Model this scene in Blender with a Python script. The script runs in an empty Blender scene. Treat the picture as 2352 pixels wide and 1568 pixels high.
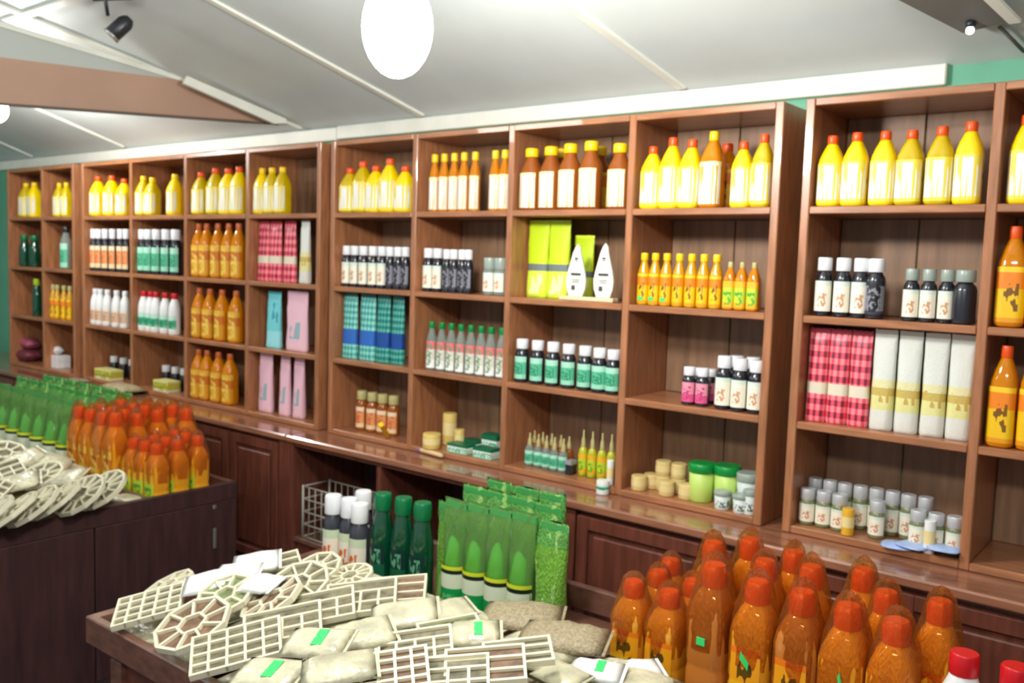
import bpy, bmesh, math, random
from mathutils import Vector, Matrix
random.seed(7)
SC = bpy.context.scene
COL = SC.collection
# ------------------------------------------------------------------ camera, world, fill lights, exposure
FPX = 2074.1
CAM = Vector((3.5696, -3.0043, 1.6))
YAW, PITCH, ROLL = 0.6705, 0.0875, 0.0316
_F = Vector((-math.sin(YAW)*math.cos(PITCH), math.cos(YAW)*math.cos(PITCH), -math.sin(PITCH)))
_R0 = Vector((math.cos(YAW), math.sin(YAW), 0)); _U0 = _R0.cross(_F)
_R = math.cos(ROLL)*_R0 + math.sin(ROLL)*_U0
_U = -math.sin(ROLL)*_R0 + math.cos(ROLL)*_U0
cd = bpy.data.cameras.new('camera'); cam = bpy.data.objects.new('camera', cd); COL.objects.link(cam)
cd.sensor_width = 36; cd.lens = FPX/2352*36; cd.clip_start = .05
cd.dof.use_dof = True; cd.dof.focus_distance = 1.4; cd.dof.aperture_fstop = 6.0    # the photograph is softly out of focus
m = Matrix((( _R.x, _U.x, -_F.x, CAM.x), (_R.y, _U.y, -_F.y, CAM.y), (_R.z, _U.z, -_F.z, CAM.z), (0, 0, 0, 1)))
cam.matrix_world = m
SC.camera = cam
w = bpy.data.worlds.new('world'); SC.world = w; w.use_nodes = True
w.node_tree.nodes['Background'].inputs[0].default_value = (.86, .93, 1, 1)
w.node_tree.nodes['Background'].inputs[1].default_value = .48
SC.view_settings.view_transform = 'Standard'; SC.view_settings.look = 'None'
SC.view_settings.gamma = 1; SC.view_settings.exposure = 0.0; SC.view_settings.use_curve_mapping = False
def area(name, loc, size, sy, power, target, col=(1, 1, 1)):
    l = bpy.data.lights.new(name, 'AREA'); l.shape = 'RECTANGLE'; l.size = size; l.size_y = sy; l.energy = power; l.color = col
    o = bpy.data.objects.new(name, l); COL.objects.link(o); o.location = loc
    o.rotation_euler = (Vector(target)-Vector(loc)).to_track_quat('-Z', 'Y').to_euler(); return o
area('fill_light_room', (3.2, -3.6, 2.75), 1.2, .15, 46, (1.6, 0, 1.2), (1, .97, .92))  # unseen area light added as fill from behind the camera
area('fill_light_left', (-1.4, -3.4, 2.75), 1.2, .15, 30, (-1.6, 0, 1.2), (1, .97, .92))  # second added fill, out of view, brightens the left shelves
bulb_power = 105

# ------------------------------------------------------------------ pixel -> point helpers (rays from the survey of the photograph)
def ray(x, y): return _F + (x-1176)/FPX*_R - (y-784)/FPX*_U
def at_y(x, y, Y): d = ray(x, y); return CAM + d*((Y-CAM.y)/d.y)
def at_z(x, y, Z): d = ray(x, y); return CAM + d*((Z-CAM.z)/d.z)
FZ = -.30                            # floor level
CZ, CS, YB = 2.31, .335, .34        # ceiling height at the wall, its slope, wall plane
def at_c(x, y, off=0):
    d = ray(x, y); t = (CZ-off+CS*(YB-CAM.y)-CAM.z)/(d.z+CS*d.y); return CAM + d*t
def depth(p): return (Vector(p)-CAM).dot(_F)

# ------------------------------------------------------------------ materials
MATS = {}
def mat(name, col, rough=.5, metal=0, trans=0, emit=None, estr=0, bump=0, bscale=40, var=0, vscale=8, coat=0, alpha=1, spec=None, ior=None, sub=0, stretch=(1, 1, 1)):
    if name in MATS: return MATS[name]
    m = bpy.data.materials.new(name); m.use_nodes = True; nt = m.node_tree; b = nt.nodes['Principled BSDF']
    b.inputs['Base Color'].default_value = (*col, 1); b.inputs['Roughness'].default_value = rough
    b.inputs['Metallic'].default_value = metal; b.inputs['Transmission Weight'].default_value = trans
    b.inputs['Coat Weight'].default_value = coat; b.inputs['Alpha'].default_value = alpha
    if ior: b.inputs['IOR'].default_value = ior
    if sub:
        b.inputs['Subsurface Weight'].default_value = sub; b.inputs['Subsurface Radius'].default_value = (.02, .02, .02)
    if emit: b.inputs['Emission Color'].default_value = (*emit, 1); b.inputs['Emission Strength'].default_value = estr
    if var or bump:
        tc = nt.nodes.new('ShaderNodeTexCoord'); mp = nt.nodes.new('ShaderNodeMapping'); mp.inputs['Scale'].default_value = stretch
        nt.links.new(tc.outputs['Object'], mp.inputs[0])
        oi = nt.nodes.new('ShaderNodeObjectInfo'); ad = nt.nodes.new('ShaderNodeVectorMath'); ad.operation = 'ADD'
        mul = nt.nodes.new('ShaderNodeMath'); mul.operation = 'MULTIPLY'; mul.inputs[1].default_value = 30
        nt.links.new(oi.outputs['Random'], mul.inputs[0]); nt.links.new(mul.outputs[0], ad.inputs[1]); nt.links.new(mp.outputs[0], ad.inputs[0])
        if var:
            n = nt.nodes.new('ShaderNodeTexNoise'); n.inputs['Scale'].default_value = vscale; n.inputs['Detail'].default_value = 4
            nt.links.new(ad.outputs[0], n.inputs[0])
            r = nt.nodes.new('ShaderNodeValToRGB'); r.color_ramp.elements[0].position = .3; r.color_ramp.elements[1].position = .7
            r.color_ramp.elements[0].color = (*[c*(1-var) for c in col], 1); r.color_ramp.elements[1].color = (*[min(1, c*(1+var)) for c in col], 1)
            nt.links.new(n.outputs[0], r.inputs[0]); nt.links.new(r.outputs[0], b.inputs['Base Color'])
        if bump:
            n = nt.nodes.new('ShaderNodeTexNoise'); n.inputs['Scale'].default_value = bscale; nt.links.new(ad.outputs[0], n.inputs[0])
            bp = nt.nodes.new('ShaderNodeBump'); bp.inputs['Strength'].default_value = bump; bp.inputs['Distance'].default_value = .01
            nt.links.new(n.outputs[0], bp.inputs['Height']); nt.links.new(bp.outputs[0], b.inputs['Normal'])
    MATS[name] = m; return m
def bands(name, stops, rough=.45, blotch=None, bz=(.2, .7), bx=(.15, .85), bscale=9, bump=0, thr=.52, sub=0, st=(1, 1, 1)):
    """printed label or pouch: colour by height on the thing (Generated z), with a blotch pattern, mostly print"""
    if name in MATS: return MATS[name]
    m = bpy.data.materials.new(name); m.use_nodes = True; nt = m.node_tree; b = nt.nodes['Principled BSDF']; b.inputs['Roughness'].default_value = rough
    tc = nt.nodes.new('ShaderNodeTexCoord'); sp = nt.nodes.new('ShaderNodeSeparateXYZ'); nt.links.new(tc.outputs['Generated'], sp.inputs[0])
    r = nt.nodes.new('ShaderNodeValToRGB'); cr = r.color_ramp; cr.interpolation = 'CONSTANT'
    cr.elements[0].position = 0; cr.elements[0].color = (*stops[0][1], 1); cr.elements[1].position = 1; cr.elements[1].color = (*stops[-1][1], 1)
    for p, c in stops[1:]:
        e = cr.elements.new(p); e.color = (*c, 1)
    nt.links.new(sp.outputs[2], r.inputs[0]); out = r.outputs[0]
    if blotch:
        n = nt.nodes.new('ShaderNodeTexNoise'); n.inputs['Scale'].default_value = bscale; n.inputs['Detail'].default_value = 1
        mp = nt.nodes.new('ShaderNodeMapping'); mp.inputs['Scale'].default_value = st; nt.links.new(tc.outputs['Generated'], mp.inputs[0]); nt.links.new(mp.outputs[0], n.inputs[0])
        def cmp(sock, op, v):
            k = nt.nodes.new('ShaderNodeMath'); k.operation = op; nt.links.new(sock, k.inputs[0]); k.inputs[1].default_value = v; return k.outputs[0]
        fs = [cmp(n.outputs[0], 'GREATER_THAN', thr), cmp(sp.outputs[2], 'GREATER_THAN', bz[0]), cmp(sp.outputs[2], 'LESS_THAN', bz[1]),
              cmp(sp.outputs[0], 'GREATER_THAN', bx[0]), cmp(sp.outputs[0], 'LESS_THAN', bx[1])]
        f = fs[0]
        for g in fs[1:]:
            k = nt.nodes.new('ShaderNodeMath'); k.operation = 'MULTIPLY'; nt.links.new(f, k.inputs[0]); nt.links.new(g, k.inputs[1]); f = k.outputs[0]
        mx = nt.nodes.new('ShaderNodeMix'); mx.data_type = 'RGBA'; nt.links.new(f, mx.inputs[0]); nt.links.new(out, mx.inputs[6]); mx.inputs[7].default_value = (*blotch, 1)
        out = mx.outputs[2]
    nt.links.new(out, b.inputs['Base Color'])
    if bump:
        n = nt.nodes.new('ShaderNodeTexNoise'); n.inputs['Scale'].default_value = 35; nt.links.new(tc.outputs['Object'], n.inputs[0])
        bp = nt.nodes.new('ShaderNodeBump'); bp.inputs['Strength'].default_value = bump; bp.inputs['Distance'].default_value = .01
        nt.links.new(n.outputs[0], bp.inputs['Height']); nt.links.new(bp.outputs[0], b.inputs['Normal'])
    MATS[name] = m; return m
def plaid(name, c0, c1, c2, n=9, band=None, bandc=(1, 1, 1)):
    """checked cloth-like print: two crossing stripe sets"""
    m = bpy.data.materials.new(name); m.use_nodes = True; nt = m.node_tree; b = nt.nodes['Principled BSDF']; b.inputs['Roughness'].default_value = .35
    tc = nt.nodes.new('ShaderNodeTexCoord'); sp = nt.nodes.new('ShaderNodeSeparateXYZ'); nt.links.new(tc.outputs['Generated'], sp.inputs[0])
    def M(op, a, bb):
        k = nt.nodes.new('ShaderNodeMath'); k.operation = op
        for i, s in enumerate((a, bb)):
            if isinstance(s, (int, float)): k.inputs[i].default_value = s
            else: nt.links.new(s, k.inputs[i])
        return k.outputs[0]
    sx = M('GREATER_THAN', M('FRACT', M('MULTIPLY', sp.outputs[0], n*.42), 0), .55)
    sz = M('GREATER_THAN', M('FRACT', M('MULTIPLY', sp.outputs[2], n), 0), .5)
    def mix(f, a, c):
        mx = nt.nodes.new('ShaderNodeMix'); mx.data_type = 'RGBA'; nt.links.new(f, mx.inputs[0])
        for i, s in ((6, a), (7, c)):
            if isinstance(s, tuple): mx.inputs[i].default_value = (*s, 1)
            else: nt.links.new(s, mx.inputs[i])
        return mx.outputs[2]
    col = mix(M('MULTIPLY', sx, sz), mix(M('MAXIMUM', sx, sz), c0, c1), c2)
    if band:
        f = M('MULTIPLY', M('GREATER_THAN', sp.outputs[2], band[0]), M('LESS_THAN', sp.outputs[2], band[1]))
        col = mix(f, col, bandc)
    nt.links.new(col, b.inputs['Base Color']); MATS[name] = m; return m
def film(name, col, gloss=.35, blend=.2, dcol=None):
    dcol = dcol or col
    m = bpy.data.materials.new(name); m.use_nodes = True; nt = m.node_tree; nt.nodes.clear()
    o = nt.nodes.new('ShaderNodeOutputMaterial'); t = nt.nodes.new('ShaderNodeBsdfTransparent'); t.inputs[0].default_value = (*col, 1)
    g = nt.nodes.new('ShaderNodeBsdfGlossy'); g.inputs['Roughness'].default_value = .09; g.inputs[0].default_value = (1, 1, 1, 1)
    d = nt.nodes.new('ShaderNodeBsdfTranslucent'); d.inputs[0].default_value = (*dcol, 1)
    d2 = nt.nodes.new('ShaderNodeBsdfDiffuse'); d2.inputs[0].default_value = (*dcol, 1)
    md = nt.nodes.new('ShaderNodeMixShader'); nt.links.new(d.outputs[0], md.inputs[1]); nt.links.new(d2.outputs[0], md.inputs[2])
    m1 = nt.nodes.new('ShaderNodeMixShader'); m1.inputs[0].default_value = gloss; nt.links.new(t.outputs[0], m1.inputs[1]); nt.links.new(md.outputs[0], m1.inputs[2])
    lw = nt.nodes.new('ShaderNodeLayerWeight'); lw.inputs[0].default_value = blend
    m2 = nt.nodes.new('ShaderNodeMixShader'); nt.links.new(lw.outputs[0], m2.inputs[0]); nt.links.new(m1.outputs[0], m2.inputs[1]); nt.links.new(g.outputs[0], m2.inputs[2])
    tc = nt.nodes.new('ShaderNodeTexCoord'); n = nt.nodes.new('ShaderNodeTexNoise'); n.inputs['Scale'].default_value = 28; nt.links.new(tc.outputs['Object'], n.inputs[0])
    bp = nt.nodes.new('ShaderNodeBump'); bp.inputs['Strength'].default_value = .7; bp.inputs['Distance'].default_value = .02; nt.links.new(n.outputs[0], bp.inputs['Height'])
    nt.links.new(bp.outputs[0], g.inputs['Normal']); nt.links.new(bp.outputs[0], lw.inputs['Normal']); nt.links.new(m2.outputs[0], o.inputs[0])
    MATS[name] = m; return m
W_POST = mat('wood_vertical', (.37, .15, .064), .34, var=.25, vscale=9, stretch=(6, 6, .7), coat=.25)
W_SHELF = mat('wood_lengthwise', (.37, .15, .064), .34, var=.25, vscale=9, stretch=(.7, 6, 6), coat=.25)
W_BACK = mat('wood_back_plank', (.275, .155, .085), .5, var=.25, vscale=7, stretch=(5, 5, .6))
W_LEDGE = mat('wood_worktop', (.30, .125, .07), .2, var=.3, vscale=7, stretch=(.6, 5, 5), coat=.6)
W_CAB = mat('wood_cabinet', (.15, .045, .028), .32, var=.3, vscale=8, stretch=(5, 5, .6), coat=.3)
W_DARK = mat('wood_dark_table', (.055, .022, .022), .5, var=.3, vscale=6, stretch=(5, 5, .6))
W_RIM = mat('wood_table_rim', (.17, .075, .05), .35, var=.3, vscale=8, stretch=(2, 2, 5), coat=.3)
CEIL = mat('ceiling_sheet', (.69, .76, .755), .55, var=.08, vscale=1.6, bump=.25, bscale=2.2)
TRIM = mat('cream_trim', (.82, .83, .74), .5, var=.05)
GREEN = mat('green_wall_paint', (.13, .42, .27), .6, var=.1, vscale=3)
BROWNP = mat('brown_gable_board', (.47, .29, .2), .6, var=.1, vscale=2)
GREYB = mat('grey_board', (.16, .155, .14), .6)
METAL = mat('dull_metal', (.5, .5, .48), .35, metal=.8)
BLACKM = mat('black_metal', (.02, .022, .028), .35)

# ------------------------------------------------------------------ mesh helpers
def link(name, me, parent=None, m=None, loc=(0, 0, 0), rot=None, scale=None):
    o = bpy.data.objects.new(name, me); COL.objects.link(o)
    if parent: o.parent = parent
    o.location = loc
    if rot: o.rotation_euler = rot
    if scale: o.scale = scale
    if m and me and not me.materials: me.materials.append(m)
    return o
def empty(name, loc, label, cat, group=None, rz=0):
    o = bpy.data.objects.new(name, None); COL.objects.link(o); o.location = loc; o.rotation_euler = (0, 0, rz)
    o.empty_display_size = .05
    tag(o, label, cat, group); return o
def tag(o, label, cat, group=None):
    o['label'] = label; o['category'] = cat
    if group: o['group'] = group
def mesh(name, vs, fs, m=None, smooth=False):
    me = bpy.data.meshes.new(name); me.from_pydata([tuple(v) for v in vs], [], fs); me.update()
    if smooth:
        for p in me.polygons: p.use_smooth = True
    if m: me.materials.append(m)
    return me
BOXC = {}
def boxmesh(sx, sy, sz, m, bev=.003):
    k = (round(sx, 4), round(sy, 4), round(sz, 4), m.name, bev)
    if k in BOXC: return BOXC[k]
    bm = bmesh.new(); bmesh.ops.create_cube(bm, size=1); bmesh.ops.scale(bm, vec=(sx, sy, sz), verts=bm.verts)
    if bev: bmesh.ops.bevel(bm, geom=bm.edges[:], offset=bev, segments=1, affect='EDGES')
    me = bpy.data.meshes.new('box'); bm.to_mesh(me); bm.free(); me.materials.append(m); BOXC[k] = me; return me
def box(name, a, b, m, parent=None, bev=.003, rot=None):
    """box between two corners, in the parent's space"""
    c = [(a[i]+b[i])/2 for i in range(3)]; s = [abs(b[i]-a[i]) for i in range(3)]
    return link(name, boxmesh(*s, m, bev), parent, loc=c, rot=rot)
def lathe(prof, seg=16, sq=2.0, a0=0, a1=2*math.pi, cap=True, m=None, jitter=0, smooth=True, crease=0, seed=3):
    """prof: (r, z) or (r, z, squareness)"""
    full = abs(a1-a0-2*math.pi) < 1e-6; n = seg if full else seg+1; vs = []; fs = []
    rnd = random.Random(seed); cols = [rnd.uniform(-1, 1) for _ in range(n)]; zmax = prof[-1][1]
    for p in prof:
        r, z = p[0], p[1]; e = p[2] if len(p) > 2 else sq
        for i in range(n):
            a = a0+(a1-a0)*i/seg; c, s = math.cos(a), math.sin(a)
            k = (abs(c)**e+abs(s)**e)**(-1/e); j = 1+rnd.uniform(-jitter, jitter)+crease*cols[i]*max(0, z/zmax-.5)*2
            vs.append((r*k*c*j, r*k*s*j, z*(1+rnd.uniform(-jitter, jitter)*.2)))
    for j in range(len(prof)-1):
        for i in range(seg):
            a, b = j*n+i, j*n+(i+1) % n
            fs.append((a, b, b+n, a+n))
    if cap and full:
        fs.append(tuple(reversed(range(n)))); fs.append(tuple(range((len(prof)-1)*n, len(prof)*n)))
    me = mesh('lathe', vs, fs, m, smooth)
    if smooth:
        me.update()
        for p in me.polygons:
            if len(p.vertices) > 4: p.use_smooth = False
    return me
def tube(p0, p1, r, m, name, parent=None, seg=10):
    p0, p1 = Vector(p0), Vector(p1); d = p1-p0
    me = lathe([(r, 0), (r, d.length)], seg, m=m)
    o = link(name, me, parent, loc=p0); o.rotation_euler = d.to_track_quat('Z', 'Y').to_euler(); return o
def prism(name, pts, nrm, th, m, parent=None):
    """flat polygon of world points given thickness th along nrm"""
    nrm = Vector(nrm).normalized(); k = len(pts)
    vs = [Vector(p) for p in pts]+[Vector(p)+nrm*th for p in pts]
    fs = [tuple(range(k)), tuple(reversed(range(k, 2*k)))]+[(i, (i+1) % k, (i+1) % k+k, i+k) for i in range(k)]
    bm = bmesh.new(); bv = [bm.verts.new(v) for v in vs]
    for f in fs: bm.faces.new([bv[i] for i in f])
    bmesh.ops.recalc_face_normals(bm, faces=bm.faces[:]); me = bpy.data.meshes.new(name); bm.to_mesh(me); bm.free(); me.materials.append(m)
    return link(name, me, parent)

# ------------------------------------------------------------------ setting
def structure(o): o['kind'] = 'structure'; return o
structure(box('floor', (-5.2, -4.6, FZ-.05), (5.2, YB+.1, FZ), mat('floor_boards', (.035, .02, .02), .6, var=.2, vscale=3), bev=0))
structure(box('wall_back', (-5.2, YB, FZ), (5.2, YB+.1, 2.6), GREEN, bev=0))
structure(box('wall_left', (-5.3, -4.6, FZ), (-5.2, YB, 4.1), mat('left_wall_paint', (.2, .35, .27), .6, var=.1), bev=0))
structure(box('wall_right', (5.2, -4.6, FZ), (5.3, YB, 4.1), mat('right_wall_paint', (.5, .5, .45), .6, var=.1), bev=0))
def cz(y): return CZ+CS*(YB-y)
ce = bpy.data.objects.new('ceiling', None); COL.objects.link(ce); structure(ce)
# battens: (upper pixel, lower pixel) on the sloping ceiling
bat = [((1310, 10), (1583, 210)), ((700, 115), (983, 270)), ((420, 182), (715, 303)), ((100, 255), (305, 345)), ((0, 325), (105, 372))]
lines = []
for a, b in bat:
    A, B = at_c(*a), at_c(*b); k = (B.x-A.x)/(B.y-A.y); lines.append((A.x-k*A.y, k))
lines.append((3.09, .18)); lines.insert(0, (4.4, .18)) if False else None
lines = sorted(lines)
def bx_at(l, y): return l[0]+l[1]*y
edges = [(-5.4, 0)]+lines+[(5.4, 0)]
nrm = Vector((0, CS, 1)).normalized()
YT = -4.6
for i in range(len(edges)-1):
    for y0, y1 in ((YT, -2.2), (-2.2, YB+.05)):
        g = .004; dz = random.uniform(-.003, .003)
        pts = [(bx_at(edges[i], y0)+g, y0, cz(y0)+dz), (bx_at(edges[i+1], y0)-g, y0, cz(y0)+dz), (bx_at(edges[i+1], y1)-g, y1-g, cz(y1)+dz), (bx_at(edges[i], y1)+g, y1-g, cz(y1)+dz)]
        prism('ceiling_panel', pts, nrm, .012, CEIL, ce)
for l in lines:
    y0, y1 = YT, YB-.04; wd = .018
    if abs(l[0]-lines[2][0]) < 1e-6 and False: continue
    pts = [(bx_at(l, y0)-wd, y0, cz(y0)-.001), (bx_at(l, y0)+wd, y0, cz(y0)-.001), (bx_at(l, y1)+wd, y1, cz(y1)-.001), (bx_at(l, y1)-wd, y1, cz(y1)-.001)]
    prism('batten', pts, -nrm, .012, TRIM, ce)
y0 = -.95
pts = [(-5.1, y0-.018, cz(y0-.018)-.003), (-.1, y0-.018, cz(y0-.018)-.003), (-.1, y0+.018, cz(y0+.018)-.003), (-5.1, y0+.018, cz(y0+.018)-.003)]
prism('batten', pts, -nrm, .012, TRIM, ce)
# pale board along the top of the back wall, jointed at (775, 300)
xr = at_y(2175, 160, YB-.02).x; xj = at_y(775, 310, YB-.02).x
structure(box('trim_1', (-5.1, YB-.03, 2.235), (xj-.004, YB-.001, 2.305), TRIM, bev=.004))
structure(box('trim_2', (xj+.004, YB-.03, 2.24), (xr, YB-.001, 2.31), TRIM, bev=.004))

# hanging gable board on the left: vertical plane through the batten line
A, B = at_c(420, 182), at_c(640, 285); hd = Vector((B.x-A.x, B.y-A.y, 0)).normalized(); pn = Vector((hd.y, -hd.x, 0))
def at_g(x, y, off=0): d = ray(x, y); return CAM+d*(((A-CAM).dot(pn)+off)/d.dot(pn))
gb = empty('gable_board', at_g(420, 182), 'brown and grey gable board hanging below the sloping ceiling at upper left', 'board')
def gl(o): o.location = Vector(o.location)-gb.location; return o
def ceil_clip(x, y):
    p = at_g(x, y); 
    p.z = min(p.z, cz(p.y)-.004); return p
gl(prism('brown_face', [at_g(-120, 119), at_g(0, 131), at_g(420, 183), at_g(640, 287), at_g(560, 277), at_g(0, 237), at_g(-120, 229)], pn, -.02, BROWNP, gb))
gl(prism('grey_face', [ceil_clip(-120, 0), ceil_clip(40, 60), ceil_clip(420, 178), at_g(419, 183), at_g(0, 131), at_g(-120, 119)], pn, -.02, mat('grey_face_board', (.5, .54, .5), .6), gb))
gl(prism('cream_edge', [at_g(-100, 22), at_g(40, 62), at_g(420, 178), at_g(420, 188), at_g(40, 74), at_g(-100, 34)], pn, .012, TRIM, gb))
gl(prism('cream_batten', [at_g(426, 176, .14), at_g(652, 274, .14), at_g(655, 284, .14), at_g(626, 285, .14), at_g(418, 193, .14)], pn, .03, TRIM, gb))
gl(prism('lower_edge', [at_g(-120, 229), at_g(0, 237), at_g(560, 277), at_g(640, 287), at_g(560, 283), at_g(0, 243), at_g(-120, 236)], pn, .02, mat('dark_edge', (.12, .08, .06), .6), gb))
# grey board at the upper right, hanging under the ceiling
q = [at_c(2040, -12, .05), at_c(2212, 76, .05), at_c(2318, 50, .05), at_c(2240, -20, .05)]
o = prism('ceiling_hatch', q, nrm, .03, GREYB); tag(o, 'dark grey board under the ceiling at the upper right corner', 'board')
q = [at_c(2248, -10, .06), at_c(2318, 56, .06), at_c(2345, 52, .06), at_c(2282, -12, .06)]
o = prism('ceiling_strip', q, nrm, .012, TRIM); tag(o, 'pale strip beside the dark grey board at upper right', 'strip')
def ceil_wire(p):
    cu = [at_c(*c, .012) for c in p]
    for a, b in zip(cu, cu[1:]): yield a, b
P0 = at_c(2296, 62, .02); P1 = at_c(2352, 118, .02)
o = tube(P0, P1, .006, GREYB, 'cable'); tag(o, 'thin dark cable on the ceiling at the upper right edge', 'cable')

# ------------------------------------------------------------------ lamps
def lamp(name, p, rx, rz, power, label, col=(1, .98, .94)):
    t = empty(name, p, label, 'lamp', None)
    M = mat(name+'_glow', (1, 1, 1), emit=col, estr=power/(math.pi*4*math.pi*rx*rz))
    prof = [(rx*math.sin(math.pi*i/14)+.0005, -rz*math.cos(math.pi*i/14)) for i in range(15)]
    link('globe', lathe(prof, 24, m=M), t)
    zt = cz(p.y)-p.z
    link('holder', lathe([(.022, rz*.93), (.03, rz*.96), (.028, rz+.05), (.008, rz+.06)], 14, m=mat('white_plastic', (.8, .8, .78), .4)), t)
    link('cord', lathe([(.004, rz+.05), (.004, zt-.012)], 8, m=BLACKM), t)
    return t
lamp('hanging_lamp', CAM+ray(913, 62)*2.3, .09, .128, bulb_power, 'glowing white lamp hanging at the top centre, globe as large as its glare')  # globe shaped to the lamp's glare, larger than the bulb itself
lamp('hanging_lamp', CAM+ray(-14, 252)*5.2, .075, .075, 45, 'small glowing globe lamp at the left edge below the ceiling')
p = at_c(2228, 70, .075)
t = empty('indicator_bulb', p, 'tiny bright bulb under the tip of the dark grey board', 'bulb')
link('globe', lathe([(.012*math.sin(math.pi*i/8)+.0002, -.012*math.cos(math.pi*i/8)) for i in range(9)], 12, m=mat('small_glow', (1, 1, 1), emit=(1, 1, 1), estr=4)), t)
link('base', lathe([(.014, .009), (.014, .03)], 12, m=BLACKM), t)
# black spotlight on its bracket
p = at_c(245, 40, .10); t = empty('spotlight', p, 'small black spotlight on a bracket near the top left', 'spotlight')
h = link('head', lathe([(.03, 0), (.036, .01), (.036, .085), (.03, .1), (.018, .115)], 18, m=BLACKM), t)
h.rotation_euler = (math.radians(-35), math.radians(28), 0); h.location = (.0, .02, -.075)
f = link('front_rim', lathe([(.032, -.004), (.039, -.004), (.039, .008), (.032, .008)], 18, m=METAL), h)
tube((.03, -.01, .0), (.03, -.03, .13), .008, BLACKM, 'stem', t)
tube((-.02, -.05, .07), (.14, .045, .075), .009, BLACKM, 'bracket', t)

# ------------------------------------------------------------------ shelving
ZR = [2.1614, 1.8054, 1.4394, 1.0754, .7114]    # front edge centres of top board, three shelves, bottom board
TH = .025; DEP = YB-.005
UNITS = {'A': [-3.72, -3.17, -2.70], 'B': [-2.565, -1.942, -1.319, -.707, -.098], 'C': [.01, .579, 1.148, 1.737, 2.318], 'D': [2.424, 2.989, 3.57, 4.15]}
UN = {'A': 'far left', 'B': 'left', 'C': 'middle', 'D': 'right'}
def shelf_unit(k):
    xs = UNITS[k]; P = .03
    t = empty('shelf_unit', ((xs[0]+xs[-1])/2, DEP/2, 0), {'A': 'far left open wooden shelf cabinet, farthest from the camera', 'B': 'left open wooden shelf cabinet with four bays of amber bottles, pouches',
              'C': 'middle open wooden shelf cabinet with four bays, above the low open niche', 'D': 'right open wooden shelf cabinet, nearest, past the dark gap'}[k], 'shelf', 'open wooden shelf cabinets along the back wall')
    def lb(name, a, b, m): 
        o = box(name, a, b, m, t); o.location = Vector(o.location)-t.location; return o
    zb, zt = ZR[4]-TH/2, ZR[0]+TH/2
    for i, x in enumerate(xs):
        lb('side_panel' if i in (0, len(xs)-1) else 'divider', (x-P/2, 0 if i in (0, len(xs)-1) else .004, zb), (x+P/2, DEP, zt), W_POST)
    for i in range(len(xs)-1):
        a, b = xs[i]+P/2, xs[i+1]-P/2
        lb('top_board', (a, .002, ZR[0]-TH/2), (b, DEP, ZR[0]+TH/2), W_SHELF)
        lb('bottom_board', (a, .002, ZR[4]-TH/2), (b, DEP, ZR[4]+TH/2), W_SHELF)
        for r in (1, 2, 3): lb('shelf', (a, .002, ZR[r]-TH/2), (b, DEP-.012, ZR[r]+TH/2), W_SHELF)
        n = 2; wq = (b-a)/n
        for j in range(n):
            for r in range(4):
                lb('back_plank', (a+j*wq+.002, DEP-.012+random.uniform(0, .002), ZR[r+1]+TH/2), (a+(j+1)*wq-.002, DEP, ZR[r]-TH/2), W_BACK)
    return t
for k in 'ABCD': shelf_unit(k)
# ------------------------------------------------------------------ base cabinets and worktop
WT = ZR[4]-TH/2
xw = [-4.6, -2.35, -.10, 1.66, 4.6]
for i, (a, b) in enumerate(((-4.6, -.1), (-.1, 4.6))):
    o = box('worktop', (a+.002, -.19, WT-.034), (b-.002, YB-.005, WT-.001), W_LEDGE, bev=.006)
    tag(o, ('glossy brown worktop ledge below the left shelf cabinets', 'glossy brown worktop ledge below the middle and right shelf cabinets')[i], 'worktop', 'worktops under the shelf cabinets')
CF = -.165; zc = WT-.036
def closed_cab(x0, x1, n, label):
    t = empty('base_cabinet', ((x0+x1)/2, 0, FZ), label, 'cabinet')
    def lb(name, a, b, m, par=t, off=t.location):
        o = box(name, a, b, m, par); o.location = Vector(o.location)-off; return o
    lb('body', (x0+.002, CF+.02, FZ), (x1-.002, YB-.006, zc), W_CAB)
    lb('plinth', (x0+.004, CF+.004, FZ), (x1-.004, CF+.019, -.01), W_CAB)
    wd = (x1-x0)/n
    for i in range(n):
        a, b = x0+i*wd+.012, x0+(i+1)*wd-.012
        d = lb('door', (a, CF+.002, 0), (b, CF+.0195, zc-.02), W_CAB); c = Vector(d.location)+t.location
        for q0, q1 in (((a, 0), (a+.05, zc-.02)), ((b-.05, 0), (b, zc-.02)), ((a+.05, 0), (b-.05, .05)), ((a+.05, zc-.07), (b-.05, zc-.02))):
            o = box('door_rail', (q0[0], CF-.012, q0[1]), (q1[0], CF+.002, q1[1]), W_CAB, d); o.location = Vector(o.location)-c
        o = box('door_panel', (a+.07, CF-.008, .07), (b-.07, CF+.002, zc-.09), W_CAB, d, bev=.006); o.location = Vector(o.location)-c
    return t
closed_cab(-4.6, -2.35, 5, 'dark red closed base cabinet under the far left shelves')
closed_cab(-2.35, -.17, 5, 'dark red closed base cabinet behind the orange bottles of the left table')
closed_cab(1.66, 4.6, 5, 'dark red closed base cabinet behind the large orange bottles')
t = empty('niche_cabinet', (.75, 0, FZ), 'open base cabinet niche holding a wire crate, under the middle shelves', 'cabinet')
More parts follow.
